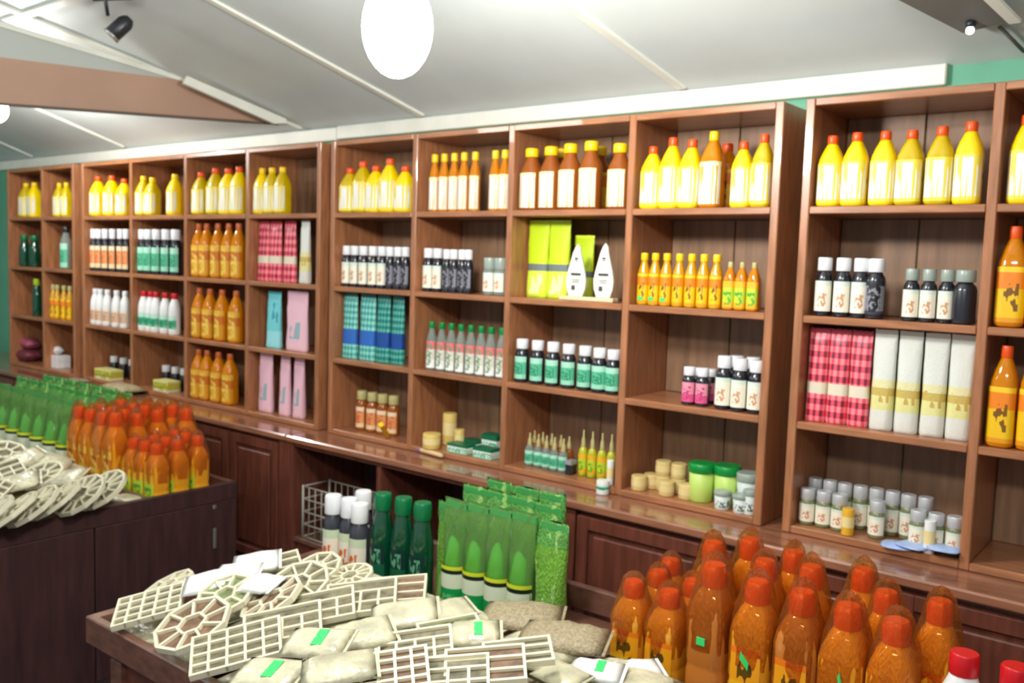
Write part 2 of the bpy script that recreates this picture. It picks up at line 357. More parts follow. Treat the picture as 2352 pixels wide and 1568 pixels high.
for nm, a, b, m in (('side_panel', (-.168, CF-.01, FZ), (-.06, YB-.01, zc), W_CAB), ('side_panel', (1.60, CF, FZ), (1.655, YB-.01, zc), W_CAB), ('divider', (.54, CF, .182), (.57, YB-.03, zc-.021), W_CAB),
                   ('shelf', (-.06, CF, .155), (1.60, YB-.03, .18), W_RIM), ('back_panel', (-.06, YB-.03, FZ), (1.60, YB-.01, zc), W_DARK), ('top_rail', (-.06, CF, zc-.02), (1.60, YB-.03, zc), W_CAB),
                   ('plinth', (-.06, CF+.02, FZ), (1.60, CF+.04, .155), W_CAB)):
    o = box(nm, a, b, m, t); o.location = Vector(o.location)-t.location

# ------------------------------------------------------------------ goods: builders
def PR(kind):
    return {
     'oil': dict(body=[(.36, 0, 3), (.47, .015, 4), (.5, .04, 4), (.5, .3, 4), (.475, .33, 4), (.475, .36, 4), (.5, .39, 4), (.5, .58, 4), (.47, .66, 3.5), (.38, .76, 2.6), (.24, .86, 2), (.19, .885, 2)], cap=[(.2, .88), (.22, .885), (.22, .965), (.2, 1.0)], lab=(.05, .6, .505, 4)),
     'big': dict(body=[(.42, 0, 4), (.48, .01, 5), (.5, .03, 5), (.5, .3, 5), (.48, .32, 5), (.48, .35, 5), (.5, .37, 5), (.5, .66, 5), (.47, .73, 4), (.37, .81, 2.6), (.26, .86, 2)], cap=[(.27, .855), (.3, .86), (.3, .96), (.24, 1.0)], lab=(.12, .58, .506, 5)),
     'slim': dict(body=[(.4, 0), (.5, .02), (.5, .58), (.46, .66), (.28, .8), (.22, .88)], cap=[(.24, .86), (.3, .865), (.3, .98), (.26, 1.0)], lab=(.04, .6, .506, 2)),
     'black': dict(body=[(.42, 0), (.49, .015), (.5, .04), (.5, .62), (.46, .69), (.33, .75), (.29, .79)], cap=[(.38, .775), (.42, .78), (.42, .985), (.38, 1.0)], lab=(.08, .6, .506, 2)),
     'milk': dict(body=[(.42, 0), (.5, .02), (.5, .55), (.48, .64), (.40, .74), (.28, .83), (.24, .88)], cap=[(.25, .86), (.28, .865), (.28, .985), (.25, 1.0)], lab=(.08, .46, .506, 2)),
     'jar': dict(body=[(.42, 0), (.49, .02), (.5, .06), (.5, .64), (.42, .71)], cap=[(.44, .7), (.47, .71), (.47, .98), (.44, 1.0)], lab=(.1, .6, .506, 2)),
     'drop': dict(body=[(.42, 0), (.5, .03), (.5, .5), (.4, .58), (.2, .64)], cap=[(.22, .62), (.24, .63), (.2, .8), (.1, .86), (.09, 1.0)], lab=(.08, .48, .506, 2)),
     'tub': dict(body=[(.4, 0), (.43, .02), (.48, .76)], cap=[(.5, .76), (.52, .77), (.52, .96), (.48, 1.0)], lab=None),
     'glass': dict(body=[(.42, 0), (.5, .02), (.5, .55), (.46, .64), (.36, .76), (.3, .84)], cap=[(.33, .83), (.37, .84), (.37, .97), (.33, 1.0)], lab=(.12, .5, .506, 2)),
    }[kind]
PARTC = {}
def parts(kind, bm_, cm, lm, span):
    k = (kind, bm_.name, cm.name, lm.name if lm else '', span)
    if k in PARTC: return PARTC[k]
    p = PR(kind); seg = 20
    out = [('body', lathe(p['body'], seg, m=bm_)), ('cap', lathe(p['cap'], 14, m=cm))]
    if lm and p['lab']:
        z0, z1, r, e = p['lab']; h = span/2
        out.append(('label', lathe([(r, z0, e), (r, z1, e)], 12, a0=-math.pi/2-h, a1=-math.pi/2+h, cap=False, m=lm)))
    PARTC[k] = out; return out
def bottle(name, kind, loc, wd, ht, bm_, cm, lm, label, cat='bottle', group=None, rz=0, span=2.6, wrap=None):
    t = empty(name, loc, label, cat, group, rz); t.scale = (wd, wd, ht)
    for nm, me in parts(kind, bm_, cm, lm, round(span, 2)): link(nm, me, t)
    if wrap:
        k = ('wrap', kind, wrap.name)
        WP = [(.505, .45, 5), (.515, .58, 5), (.52, .68, 4.5), (.5, .755, 3.6), (.46, .82, 2.8), (.405, .89, 2.2), (.35, .96, 2), (.28, 1.025, 2), (.16, 1.07, 2), (.03, 1.09, 2)] if kind == 'big' else [(.515, .4, 4), (.52, .5, 4), (.53, .6, 4), (.5, .7, 3), (.41, .82, 2.4), (.33, .91, 2), (.27, .99, 2), (.2, 1.03, 2), (.06, 1.05, 2)]
        if k not in PARTC:
            PARTC[k] = [lathe(WP, 16, jitter=.02, cap=False, m=wrap, crease=.2, seed=5+_, smooth=False) for _ in range(4)]
        link('plastic_wrap', random.choice(PARTC[k]), t, rot=(0, 0, random.uniform(-.05, .05)))
    return t
def pouch_mesh(seed, m, crink=.02, fin=.06, flare=0.0):
    """stand-up pouch, unit width and height, thickness .5"""
    k = ('pouch', seed, m.name, crink, flare)
    if k in PARTC: return PARTC[k]
    rnd = random.Random(seed); n = 20; rows = [0, .03, .12, .25, .4, .55, .7, .8, .88, .94, 1.0]; vs = []; fs = []
    for j, v in enumerate(rows):
        th = .25*max(.03, (1-v)**.55)*(.8 if v == 0 else 1) if v < .93 else .008
        wv = .5*(1+flare*v)*(1-.03*math.sin(v*math.pi)) * (.95 if v == 0 else 1)
        for i in range(n):
            a = 2*math.pi*i/n; c, s = math.cos(a), math.sin(a); e = 2.6
            kx = abs(c)**(2/e)*(1 if c > 0 else -1); ky = abs(s)**(2/e)*(1 if s > 0 else -1)
            vs.append((wv*kx+rnd.uniform(-1, 1)*crink*.5, th*ky+rnd.uniform(-1, 1)*crink*(.3 if v > .9 else 1), v+(rnd.uniform(-1, 1)*crink*.4 if j else 0)))
    for j in range(len(rows)-1):
        for i in range(n): fs.append((j*n+i, j*n+(i+1) % n, (j+1)*n+(i+1) % n, (j+1)*n+i))
    fs.append(tuple(reversed(range(n)))); fs.append(tuple(range((len(rows)-1)*n, len(rows)*n)))
    me = mesh('pouch', vs, fs, m, True); PARTC[k] = me; return me
def pouch(name, loc, wd, ht, th, m, label, group=None, rz=0, rx=0, seal=None, cat='pouch', crink=.02):
    t = empty(name, loc, label, cat, group, rz); t.rotation_euler = (rx, 0, rz); t.scale = (wd, th*2, ht)
    link('bag', pouch_mesh(random.randint(0, 3), m, crink), t)
    if seal: link('top_seal', boxmesh(.97, .03, .045, seal, 0), t, loc=(0, 0, .975))
    return t
# colours
def S(r, g, b): return tuple((c/255)**2.2 for c in (r, g, b))
YEL = mat('yellow_oil_plastic', S(250, 215, 10), .25, coat=.3)
YOIL = mat('olive_yellow_oil', S(222, 190, 15), .2, trans=.15, coat=.4)
YEL2 = mat('golden_oil', S(235, 170, 15), .2, trans=.25, coat=.5)
AMB = mat('amber_oil', S(222, 135, 20), .15, trans=.2, coat=.6, ior=1.2)
AMBD = mat('brown_amber_oil', S(165, 90, 35), .15, trans=.2, coat=.6, ior=1.2)
BLK = mat('black_plastic', (.012, .013, .02), .25, coat=.4)
DGR = mat('dark_green_glass', S(8, 75, 50), .12, coat=.8, trans=.2)
CLR = mat('clear_plastic', S(200, 215, 205), .1, trans=.7, ior=1.1)
WHT = mat('white_plastic_body', (.82, .83, .82), .35)
CW = mat('white_cap', (.85, .86, .88), .4); CO = mat('orange_cap', S(235, 85, 25), .35); CY = mat('yellow_cap', S(250, 205, 20), .35)
CR = mat('red_cap', S(205, 25, 35), .35); CG = mat('green_cap', S(15, 130, 60), .35); CS_ = mat('silver_cap', (.6, .62, .63), .35, metal=.3)
CGY = mat('green_yellow_cap', S(160, 190, 30), .35); CLC = mat('clear_cap', S(175, 190, 180), .3, trans=.3)
CP = mat('pale_gold_cap', S(190, 180, 120), .4); CBR = mat('brown_orange_cap', S(200, 100, 50), .35); CDG = mat('dark_green_cap', S(10, 110, 65), .3)
white = (.85, .86, .82)
L_WY = bands('white_yellow_label', [(0, S(245, 220, 60)), (.08, white), (.93, S(240, 225, 90))], blotch=S(230, 205, 60), bz=(0, 1), bx=(0, 1), bscale=5, st=(2.2, 1, .12), thr=.5)
L_W = bands('white_print_label', [(0, white), (.9, S(235, 225, 170))], blotch=S(205, 165, 60), bz=(0, .9), bx=(0, 1), bscale=5, st=(2.2, 1, .12), thr=.52)
L_CR = bands('cream_print_label', [(0, S(240, 235, 215)), (.85, S(215, 230, 215))], blotch=S(205, 150, 110), bz=(.15, .6), bx=(.3, .8), bscale=6)
L_GR = bands('green_label', [(0, S(150, 215, 185)), (.2, S(90, 185, 145)), (.75, S(170, 225, 200))], blotch=S(40, 130, 95), bz=(.2, .7), bscale=7)
L_OR = bands('orange_label', [(0, S(235, 205, 160)), (.2, S(225, 150, 95)), (.8, S(240, 215, 180))], blotch=S(205, 95, 50), bz=(.2, .8), bscale=6)
L_TN = bands('tan_label', [(0, white), (.1, S(215, 180, 150)), (.85, S(235, 220, 205))], blotch=S(180, 135, 105), bz=(.2, .8), bscale=6)
L_GW = bands('green_on_white_label', [(0, white), (.15, S(130, 200, 170)), (.3, S(60, 165, 120)), (.7, S(190, 225, 210))], blotch=S(20, 120, 85), bz=(.2, .6), bscale=6)
L_YO = bands('yellow_oil_label', [(0, S(225, 150, 20)), (.08, S(240, 190, 20)), (.6, S(235, 130, 25)), (.9, S(245, 200, 40))], blotch=S(120, 80, 10), bz=(.2, .7), bx=(.3, .8), bscale=5)
L_YG = bands('yellow_green_label', [(0, S(225, 170, 30)), (.2, S(190, 205, 50)), (.75, S(235, 175, 40))], blotch=S(70, 160, 40), bz=(.1, .6), bscale=5)
L_AM = bands('amber_label', [(0, S(215, 150, 30)), (.5, S(200, 110, 25)), (.8, S(225, 175, 60))], blotch=S(235, 200, 90), bz=(.05, .9), bscale=6, thr=.5)
L_PK = bands('pink_label', [(0, S(220, 90, 140)), (.4, S(235, 150, 170))], blotch=S(190, 50, 110), bz=(.1, .8), bscale=6)
L_MIX = bands('red_white_label', [(0, white), (.3, S(220, 215, 200)), (.7, S(225, 120, 120))], blotch=S(110, 150, 110), bz=(.1, .9), bscale=6)
L_DK = bands('dark_silver_label', [(0, S(60, 60, 70)), (.1, S(130, 130, 140)), (.9, S(40, 40, 50))], blotch=S(20, 20, 26), bz=(.05, .95), bscale=6, thr=.48)
P_RED = plaid('red_plaid_pouch', S(243, 140, 148), S(228, 80, 98), S(120, 40, 60), 8, (.3, .42), S(225, 215, 190))
P_CRM = bands('cream_gold_pouch', [(0, S(225, 225, 215)), (.2, S(230, 225, 150)), (.34, S(205, 180, 95)), (.42, S(232, 226, 170)), (.5, S(226, 230, 220))], blotch=S(205, 170, 80), bz=(.28, .44), bscale=4, bump=.4)
P_TEAL = plaid('teal_checked_pouch', S(150, 220, 205), S(95, 185, 175), S(60, 140, 140), 11, (.22, .45), S(50, 105, 190))
P_TEAL2 = plaid('dark_teal_checked_pouch', S(95, 185, 165), S(50, 140, 130), S(25, 95, 95), 11, (.22, .45), S(30, 75, 150))
P_TQ = bands('turquoise_pouch', [(0, S(150, 220, 225)), (.3, S(115, 205, 212)), (.95, S(50, 165, 170))], blotch=S(60, 150, 165), bz=(.45, .8), bx=(.5, .9), bscale=4)
P_PNK = bands('pale_pink_pouch', [(0, S(240, 195, 205)), (.1, S(238, 190, 205))], blotch=S(150, 175, 180), bz=(.2, .48), bx=(.25, .75), bscale=3, thr=.4)
P_LIM = bands('lime_pouch', [(0, S(205, 230, 60)), (.06, S(215, 240, 70)), (.34, S(110, 120, 120)), (.43, S(200, 230, 30)), (.95, S(220, 240, 60))], blotch=S(245, 250, 170), bz=(.05, .3), bscale=5, bump=.3)
P_GRN = bands('green_wrap_pouch', [(0, S(135, 200, 75)), (.8, S(110, 185, 90))], rough=.16, blotch=S(175, 225, 125), bz=(0, 1), bx=(0, 1), bscale=5, bump=1.4, thr=.6, st=(1, 1, .5))  # pale blotches paint the wrap's highlights into its colour
SEAL = mat('dark_green_seal', S(70, 150, 80), .25); SEALW = mat('pale_seal', S(225, 228, 215), .3); SEALR = mat('red_seal', S(170, 45, 60), .3); SEALT = mat('teal_seal', S(30, 110, 110), .3)
SEALL = mat('lime_seal', S(190, 215, 40), .3); SEALP = mat('pink_seal', S(225, 175, 190), .3)
G_STK = mat('green_price_sticker', S(60, 215, 110), .5)

ORD = ['first', 'second', 'third', 'fourth', 'fifth', 'sixth', 'seventh', 'eighth', 'ninth', 'tenth', 'eleventh', 'twelfth', 'thirteenth']
ROWN = ['top', 'second', 'third', 'bottom']
def where(u, c, r):
    return f"{ROWN[r]} row, {UN[u]} cabinet, {ORD[c]} bay"
def spots(u, r, pxs, ytop, ybot, Y):
    zb = ZR[r+1]+TH/2+.0008; out = []
    for px in pxs:
        p = at_y(px, (ytop+ybot)/2, Y); out.append(Vector((p.x, Y, zb)))
    pm = at_y(sum(pxs)/len(pxs), ytop, Y); return out, pm.z-zb, depth(pm)/FPX
def clampx(u, c, x, wd):
    a, b = UNITS[u][c]+.016+wd*.56, UNITS[u][c+1]-.016-wd*.56
    return min(max(x, a), b)
def row_b(u, c, r, name, kind, pxs, ytop, ybot, wpx, mats, desc, Y=.06, hs=None, span=2.6, cat='bottle', rz=0, wrap=None, stick=False, wmax=None):
    sp, h, s = spots(u, r, pxs, ytop, ybot, Y); xg = sorted(p.x for p in sp); gp = min((b-a for a, b in zip(xg, xg[1:])), default=9); wd = max(wpx*s*.95, min(wpx*s*1.28, gp*.97)); wd = min(wd, wmax or 9)
    xs = [clampx(u, c, p.x, wd) for p in sp]
    for i in range(1, len(xs)):
        if xs[i]-xs[i-1] < wd*1.03: xs[i] = xs[i-1]+wd*1.03
    lim = UNITS[u][c+1]-.016-wd*.55
    if xs[-1] > lim:
        xs[-1] = lim
        for i in range(len(xs)-2, -1, -1): xs[i] = min(xs[i], xs[i+1]-wd*1.03)
    n = len(sp); out = []
    for i, p in enumerate(sp):
        hh = h*(hs[i] if hs else 1)
        lab = (f"{ORD[i]} {desc} from left, {where(u, c, r)}" if n > 1 else f"{desc}, {where(u, c, r)}")
        mt = (YOIL,)+tuple(mats[1:]) if mats[0] is YEL and (i*7+int(pxs[0])) % 5 in (0, 3) else mats
        o = bottle(name, kind, (xs[i], Y+random.uniform(-.004, .004), p.z), wd, hh, *mt, lab, cat, f"{desc}s, {where(u, c, r)}" if n > 1 else None, rz+random.uniform(-.12, .12), span, wrap)
        if stick and i < 3: link('price_sticker', boxmesh(.4, .04, .07, G_STK, 0), o, loc=(0, -.53, .12))
        out.append(o)
    return out
def row_p(u, c, r, name, pxs, ytop, ybot, wpx, m, desc, Y=.07, th=.055, seal=None, hs=None, tilt=0, crink=.02, rx=0):
    sp, h, s = spots(u, r, pxs, ytop, ybot, Y); n = len(sp); ws = wpx if isinstance(wpx, list) else [wpx]*n
    h = min(h, ZR[r]-ZR[r+1]-TH-.004)
    xsp = sorted(p.x for p in sp); gap = min((b-a for a, b in zip(xsp, xsp[1:])), default=9)
    lastx = -99
    for i, p in enumerate(sp):
        wd = min(ws[i]*s*1.22, gap*.97); x = clampx(u, c, p.x, wd); x = max(x, lastx+wd*1.0); lastx = x
        mm = m[i] if isinstance(m, list) else m
        lab = (f"{ORD[i]} {desc} from left, {where(u, c, r)}" if n > 1 else f"{desc}, {where(u, c, r)}")
        pouch(name, (x, Y+i*.003, p.z), wd, h*(hs[i] if hs else 1)*.985, th, mm, lab, f"{desc}es, {where(u, c, r)}" if n > 1 else None, random.uniform(-.04, .04)+tilt, rx, seal, crink=crink)

# ---- top rows
yw = (YEL, CO, L_WY); yb = (YEL, CY, L_WY)
O = 'oil_bottle'
row_b('A', 0, 0, O, 'oil', [60, 80], 420, 492, 24, yb, 'yellow oil bottle')
row_b('A', 1, 0, O, 'oil', [138, 154], 420, 490, 20, yb, 'yellow oil bottle')
row_b('B', 0, 0, O, 'oil', [227, 258, 288], 404, 490, 28, yw, 'yellow oil bottle', hs=[1, 1, .9])
row_b('B', 1, 0, O, 'oil', [328, 352, 402], 403, 489, 26, yb, 'yellow oil bottle', hs=[1, .95, 1])
row_b('B', 2, 0, O, 'oil', [463, 496, 524, 550], 388, 488, 30, yw, 'yellow oil bottle', hs=[.95, 1.02, 1, 1.02])
row_b('B', 3, 0, O, 'oil', [591, 613, 637], 386, 487, 29, yb, 'yellow oil bottle')
row_b('C', 0, 0, O, 'oil', [793, 824, 861, 895, 930], 372, 486, 33, yw, 'yellow oil bottle', hs=[.9, 1.02, .92, 1.04, .88])
row_b('C', 1, 0, 'slim_bottle', 'slim', [999, 1021, 1043, 1066, 1090, 1136, 1158], 350, 484, 22, (AMB, CY, L_W), 'slim amber bottle')
row_b('C', 2, 0, O, 'slim', [1212, 1258, 1303, 1352, 1422], 333, 480, 44, (AMBD, CY, L_W), 'brown amber bottle', span=2.0, hs=[.98, .99, 1.01, 1.03, .97])
row_b('C', 3, 0, O, 'oil', [1487, 1530, 1583], 322, 478, 52, (YEL, CO, L_WY), 'yellow oil bottle', hs=[.92, 1.03, .98])
row_b('C', 3, 0, O, 'oil', [1638], 303, 477, 40, (AMB, CY, L_W), 'tall amber bottle with yellow cap and white label')
row_b('C', 3, 0, O, 'oil', [1706, 1750], 318, 476, 50, (YEL, CO, L_WY), 'yellow oil bottle by the right post', hs=[.96, 1.05])
row_b('D', 0, 0, O, 'oil', [1897, 1957, 2030, 2090, 2160, 2218], 300, 470, 60, (YEL, CO, L_WY), 'yellow oil bottle', hs=[.98, 1, 1, .99, 1.01, 1.05], span=2.2, wmax=.108)
row_b('D', 1, 0, O, 'oil', [2352, 2420], 262, 470, 60, (YEL, CO, L_WY), 'yellow oil bottle')
# second layer behind, visible between the front ones
row_b('C', 3, 0, O, 'oil', [1668], 330, 478, 44, (AMB, CO, L_YO), 'single orange oil bottle behind', Y=.19)
row_b('C', 2, 0, O, 'slim', [1290, 1375], 340, 480, 40, (AMBD, CY, L_YO), 'rear brown amber bottle', Y=.18)
# ---- second row
row_b('A', 0, 1, 'glass_bottle', 'glass', [57, 78], 540, 610, 18, (DGR, CDG, None), 'dark green bottle')
row_b('A', 1, 1, 'spray_bottle', 'slim', [152], 520, 608, 20, (CLR, BLK, L_GR), 'pale green labelled bottle with dark top')
row_b('B', 0, 1, 'black_bottle', 'black', [209, 226, 243, 260, 277, 292], 526, 610, 15, (BLK, CW, L_OR), 'black bottle with orange label')
row_b('B', 1, 1, 'black_bottle', 'black', [319, 341, 362, 383, 404], 527, 616, 20, (BLK, CW, L_GR), 'black bottle with green label')
row_b('B', 2, 1, O, 'oil', [448, 474, 501, 526, 550], 513, 634, 24, (AMB, CBR, L_AM), 'amber oil bottle')
row_p('B', 3, 1, 'plaid_pouch', [599, 633, 665], 505, 645, [32, 34, 32], P_RED, 'red plaid pouch', seal=SEALR)
row_p('B', 3, 1, 'cream_pouch', [702], 505, 645, 24, P_CRM, 'single cream pouch', seal=SEALW)
row_b('C', 0, 1, 'black_jar', 'black', [795, 815, 836, 857, 877], 565, 650, 19, (BLK, CW, L_CR), 'black jar with cream label', span=2.8)
row_b('C', 0, 1, 'black_jar', 'black', [896, 914, 931], 567, 652, 17, (BLK, CW, L_DK), 'black jar with dark label', span=2.8)
row_b('C', 1, 1, 'black_jar', 'black', [984, 1004], 570, 660, 21, (BLK, CW, L_CR), 'black jar with cream label')
row_b('C', 1, 1, 'black_jar', 'black', [1025, 1043, 1060, 1077], 573, 662, 17, (BLK, CW, L_DK), 'black jar with dark label')
row_b('C', 1, 1, 'pale_jar', 'jar', [1125, 1150], 592, 668, 24, (CLR, CLC, L_CR), 'pale labelled jar', cat='jar')
row_p('C', 2, 1, 'lime_pouch', [1234, 1282], 503, 680, [50, 54], P_LIM, 'lime pouch', seal=SEALL, Y=.12)
row_b('C', 3, 1, 'golden_bottle', 'slim', [1463, 1491, 1520, 1549, 1579, 1608, 1637], 582, 706, 29, (YEL2, CY, L_YO), 'golden oil bottle', stick=True, span=2.2)
row_b('C', 3, 1, 'small_oil_bottle', 'oil', [1677, 1704, 1732], 602, 710, 28, (AMB, CP, L_YG), 'small amber bottle', span=2.2)
row_b('D', 0, 1, 'black_jar', 'black', [1893, 1936, 1977], 592, 715, 38, (BLK, CW, L_CR), 'black jar with cream label', cat='jar')
row_b('D', 0, 1, 'black_jar', 'black', [2012], 594, 718, 34, (BLK, CW, L_DK), 'single black jar with dark label', cat='jar')
row_b('D', 0, 1, 'clear_capped_jar', 'black', [2094, 2134, 2174], 618, 722, 38, (BLK, CLC, L_CR), 'dark jar with clear cap', cat='jar')
row_b('D', 0, 1, 'clear_capped_jar', 'black', [2216], 620, 724, 40, (BLK, CLC, None), 'unlabelled dark jar with clear cap', cat='jar')
row_b('D', 1, 1, O, 'oil', [2322, 2400, 2470], 520, 738, 66, (AMB, CO, L_YO), 'large orange oil bottle', span=2.2)
# ---- third row
row_b('A', 0, 2, 'glass_bottle', 'glass', [85], 640, 722, 16, (DGR, CGY, None), 'single green bottle')
row_b('A', 1, 2, 'yellow_bottle', 'slim', [118, 133, 148, 162], 655, 728, 13, (YEL2, CP, L_YO), 'small yellow bottle')
row_b('B', 0, 2, 'white_bottle', 'milk', [209, 229, 249, 269, 288], 665, 748, 19, (WHT, CW, L_TN), 'white bottle with tan label')
row_b('B', 1, 2, 'white_bottle', 'milk', [314, 336, 358, 380, 402], 670, 764, 21, (WHT, CR, L_GW), 'green labelled white bottle')
row_b('B', 2, 2, O, 'oil', [452, 482, 512, 543], 664, 778, 25, (AMB, CBR, L_AM), 'amber oil bottle')
row_p('B', 3, 2, 'turquoise_pouch', [631], 668, 798, 40, P_TQ, 'turquoise pouch')
row_p('B', 3, 2, 'pink_pouch', [684], 666, 803, 58, P_PNK, 'wide pale pink pouch')
row_p('C', 0, 2, 'teal_pouch', [803, 845], 668, 818, [38, 40], P_TEAL, 'pale teal checked pouch', seal=SEALT)
row_p('C', 0, 2, 'teal_pouch', [882, 914], 675, 822, [34, 30], P_TEAL2, 'dark teal checked pouch', seal=SEALT)
row_b('C', 1, 2, 'clear_bottle', 'slim', [992, 1014, 1037, 1060, 1083, 1106, 1129, 1152], 745, 842, 20, (CLR, CG, L_MIX), 'clear bottle with green cap')
row_b('C', 2, 2, 'black_bottle', 'black', [1199, 1235, 1271, 1307, 1343, 1378, 1410], 788, 886, 34, (BLK, CW, L_GR), 'black bottle with green label', hs=[1, 1, 1, .99, .98, .97, .96])
row_b('C', 3, 2, 'pink_jar', 'black', [1584, 1614], 843, 920, 32, (BLK, CW, L_PK), 'small jar with pink label', cat='jar')
row_b('C', 3, 2, 'black_bottle', 'black', [1663, 1700, 1738], 820, 944, 40, (BLK, CW, L_CR), 'black bottle with cream label', hs=[1, .98, .97])
row_b('C', 3, 2, 'pink_jar', 'black', [1602, 1632], 845, 915, 30, (BLK, CW, L_PK), 'rear pink labelled jar', cat='jar', Y=.16)
row_b('C', 3, 2, 'black_bottle', 'black', [1690, 1728], 818, 940, 36, (BLK, CW, L_CR), 'rear black bottle', Y=.17)
row_p('D', 0, 2, 'plaid_pouch', [1869, 1920, 1970], 752, 972, [56, 56, 52], P_RED, 'red plaid pouch', seal=SEALR)
row_p('D', 0, 2, 'cream_pouch', [2030, 2087, 2147, 2207], 758, 990, [56, 58, 58, 50], P_CRM, 'cream pouch', seal=SEALW, th=.06)
row_b('D', 1, 2, O, 'oil', [2307, 2374, 2440], 798, 1012, 62, (AMB, CO, L_YO), 'large orange oil bottle', span=2.2)
# ---- bottom row
row_b('B', 2, 3, O, 'oil', [449, 474, 503, 530], 806, 910, 25, (AMB, CBR, L_AM), 'amber oil bottle')
row_p('B', 3, 3, 'pink_pouch', [612, 655, 686], 808, 948, [46, 28, 28], P_PNK, 'pale pink pouch')
row_b('C', 0, 3, 'small_brown_bottle', 'black', [832, 856, 880, 903], 902, 972, 22, (AMBD, CP, L_OR), 'small brown bottle with orange label', Y=.1)
row_b('C', 2, 3, 'dropper_bottle', 'drop', [1217, 1236, 1255, 1275, 1295], 1000, 1068, 18, (CLR, CP, L_GR), 'tiny dropper bottle with green label', Y=.08)
row_b('C', 2, 3, 'dropper_bottle', 'drop', [1228, 1248, 1268, 1288, 1308], 995, 1052, 17, (AMBD, CP, None), 'rear tiny brown bottle', Y=.14)
row_b('C', 2, 3, 'dropper_bottle', 'drop', [1340, 1362, 1384, 1404], 992, 1070, 20, (mat('olive_oil', S(185, 185, 40), .2, coat=.5), CP, L_YG), 'tiny olive coloured bottle', Y=.10)
silver = (mat('herb_glass', S(120, 125, 85), .15, coat=.5), CS_, L_CR)
row_b('D', 0, 3, 'small_jar', 'jar', [1848, 1884, 1920, 2016], 1118, 1195, 38, silver, 'small silver lidded jar', cat='jar', Y=.07, hs=[.86]*4)
row_b('D', 0, 3, 'small_jar', 'jar', [1862, 1896, 1930, 1968, 2002, 2036, 2072, 2108], 1105, 1168, 36, silver, 'middle layer silver lidded jar', cat='jar', Y=.14, hs=[.9]*8)
row_b('D', 0, 3, 'small_jar', 'jar', [2125, 2168, 2206], 1165, 1240, 40, silver, 'front silver lidded jar', cat='jar', Y=.06, hs=[.85]*3)

def bottom_z(r): return ZR[r+1]+TH/2+.0008
# leaf-shaped white signs on a wooden base
def sign(px, ybase, ytop, wpx, Y, label):
    a = at_y(px, ybase, Y); b = at_y(px, ytop, Y); s = depth(a)/FPX; z0 = bottom_z(1)+.018; h = b.z-z0; wd = wpx*s
    t = empty('leaf_sign', (a.x, Y, z0), label, 'sign', 'white leaf shaped signs')
    out = []; prof = [(0, 1), (.12, .93), (.2, .82), (.3, .66), (.42, .48), (.5, .3), (.46, .14), (.33, 0)]
    pts = [(x*wd+(.04*wd if y > .9 else 0), 0, y*h) for x, y in prof]+[(-x*wd+(.04*wd if y > .9 else 0), 0, y*h) for x, y in reversed(prof[1:])]
    k = len(pts); vs = [Vector(p) for p in pts]+[Vector(p)+Vector((0, .008, 0)) for p in pts]
    me = mesh('leaf', vs, [tuple(range(k)), tuple(reversed(range(k, 2*k)))]+[(i, (i+1) % k, (i+1) % k+k, i+k) for i in range(k)], mat('ivory_board', (.86, .84, .74), .45))
    link('board', me, t)
    DK = mat('sign_print', (.06, .06, .06), .5)
    for z, w2, th_ in ((.72, .16, .035), (.68, .1, .02), (.42, .5, .05), (.31, .4, .014), (.27, .34, .014), (.16, .18, .09)):
        link('print', boxmesh(w2*wd, .0015, th_*h, DK, 0), t, loc=((-.12*wd if z == .16 else 0), -.0012, z*h))
    return t
bp = at_y(1350, 683, .05); o = box('sign_base', (bp.x-.13, .03, bottom_z(1)), (bp.x+.13, .075, bottom_z(1)+.017), mat('pale_wood', S(225, 205, 165), .5)); tag(o, 'pale wooden strip carrying the two white leaf shaped signs', 'base')
sign(1321, 683, 560, 54, .045, 'left white leaf shaped sign with dark print, beside the lime pouches')
sign(1384, 683, 558, 54, .045, 'right white leaf shaped sign with dark print, on the pale strip')
p = at_y(1338, 690, .2); pouch('lime_pouch', (p.x, .2, bottom_z(1)), .1, .27, .05, P_LIM, 'narrow pointed lime pouch standing behind the leaf shaped signs', rx=0, seal=None)

def boxitem(name, u, r, px, py, sx, sy, sz, m, label, cat, z=None, Y=.08, rz=0, lid=None, group=None):
    p = at_y(px, py, Y); z = bottom_z(r) if z is None else z
    t = empty(name, (p.x, Y, z), label, cat, group, rz)
    link('body', boxmesh(sx, sy, sz, m, .002), t, loc=(0, 0, sz/2))
    if lid: link('lid', boxmesh(sx+.002, sy+.002, sz*.3, lid, .001), t, loc=(0, 0, sz*.86))
    return t
CREAM = mat('cream_soap', S(225, 195, 110), .5, var=.06); CREAM2 = mat('beige_wax', S(215, 190, 125), .5, var=.08)
GBX = bands('green_white_box', [(0, S(190, 225, 205)), (.4, S(225, 240, 228)), (.8, S(20, 120, 80))], blotch=S(60, 160, 110), bz=(.1, .6), bx=(0, 1), bscale=7)
GLID = mat('green_box_lid', S(10, 105, 70), .35)
def cyl(name, px, py, Y, r_, h, z, m, label, cat='cylinder', group=None, band=None):
    p = at_y(px, py, Y); t = empty(name, (p.x, Y, z), label, cat, group)
    link('body', lathe([(r_*.96, 0), (r_, .003), (r_, h-.003), (r_*.96, h)], 20, m=m), t)
    link('wrapper', lathe([(r_+.0006, h*.3), (r_+.0006, h*.7)], 20, cap=False, m=band or mat('pale_wrapper', S(235, 215, 150), .5)), t)
    return t
zb = bottom_z(3)
cyl('soap_cake', 992, 990, .03, .042, .07, zb, CREAM, 'round yellow cake at the front of the middle cabinet bottom row', 'soap')
cyl('yellow_canister', 1034, 950, .16, .034, .15, zb, CREAM, 'tall yellow canister behind the stacked green boxes', 'canister')
cyl('yellow_canister', 1056, 975, .12, .024, .09, zb, CREAM, 'short yellow canister behind the stacked green boxes', 'canister')
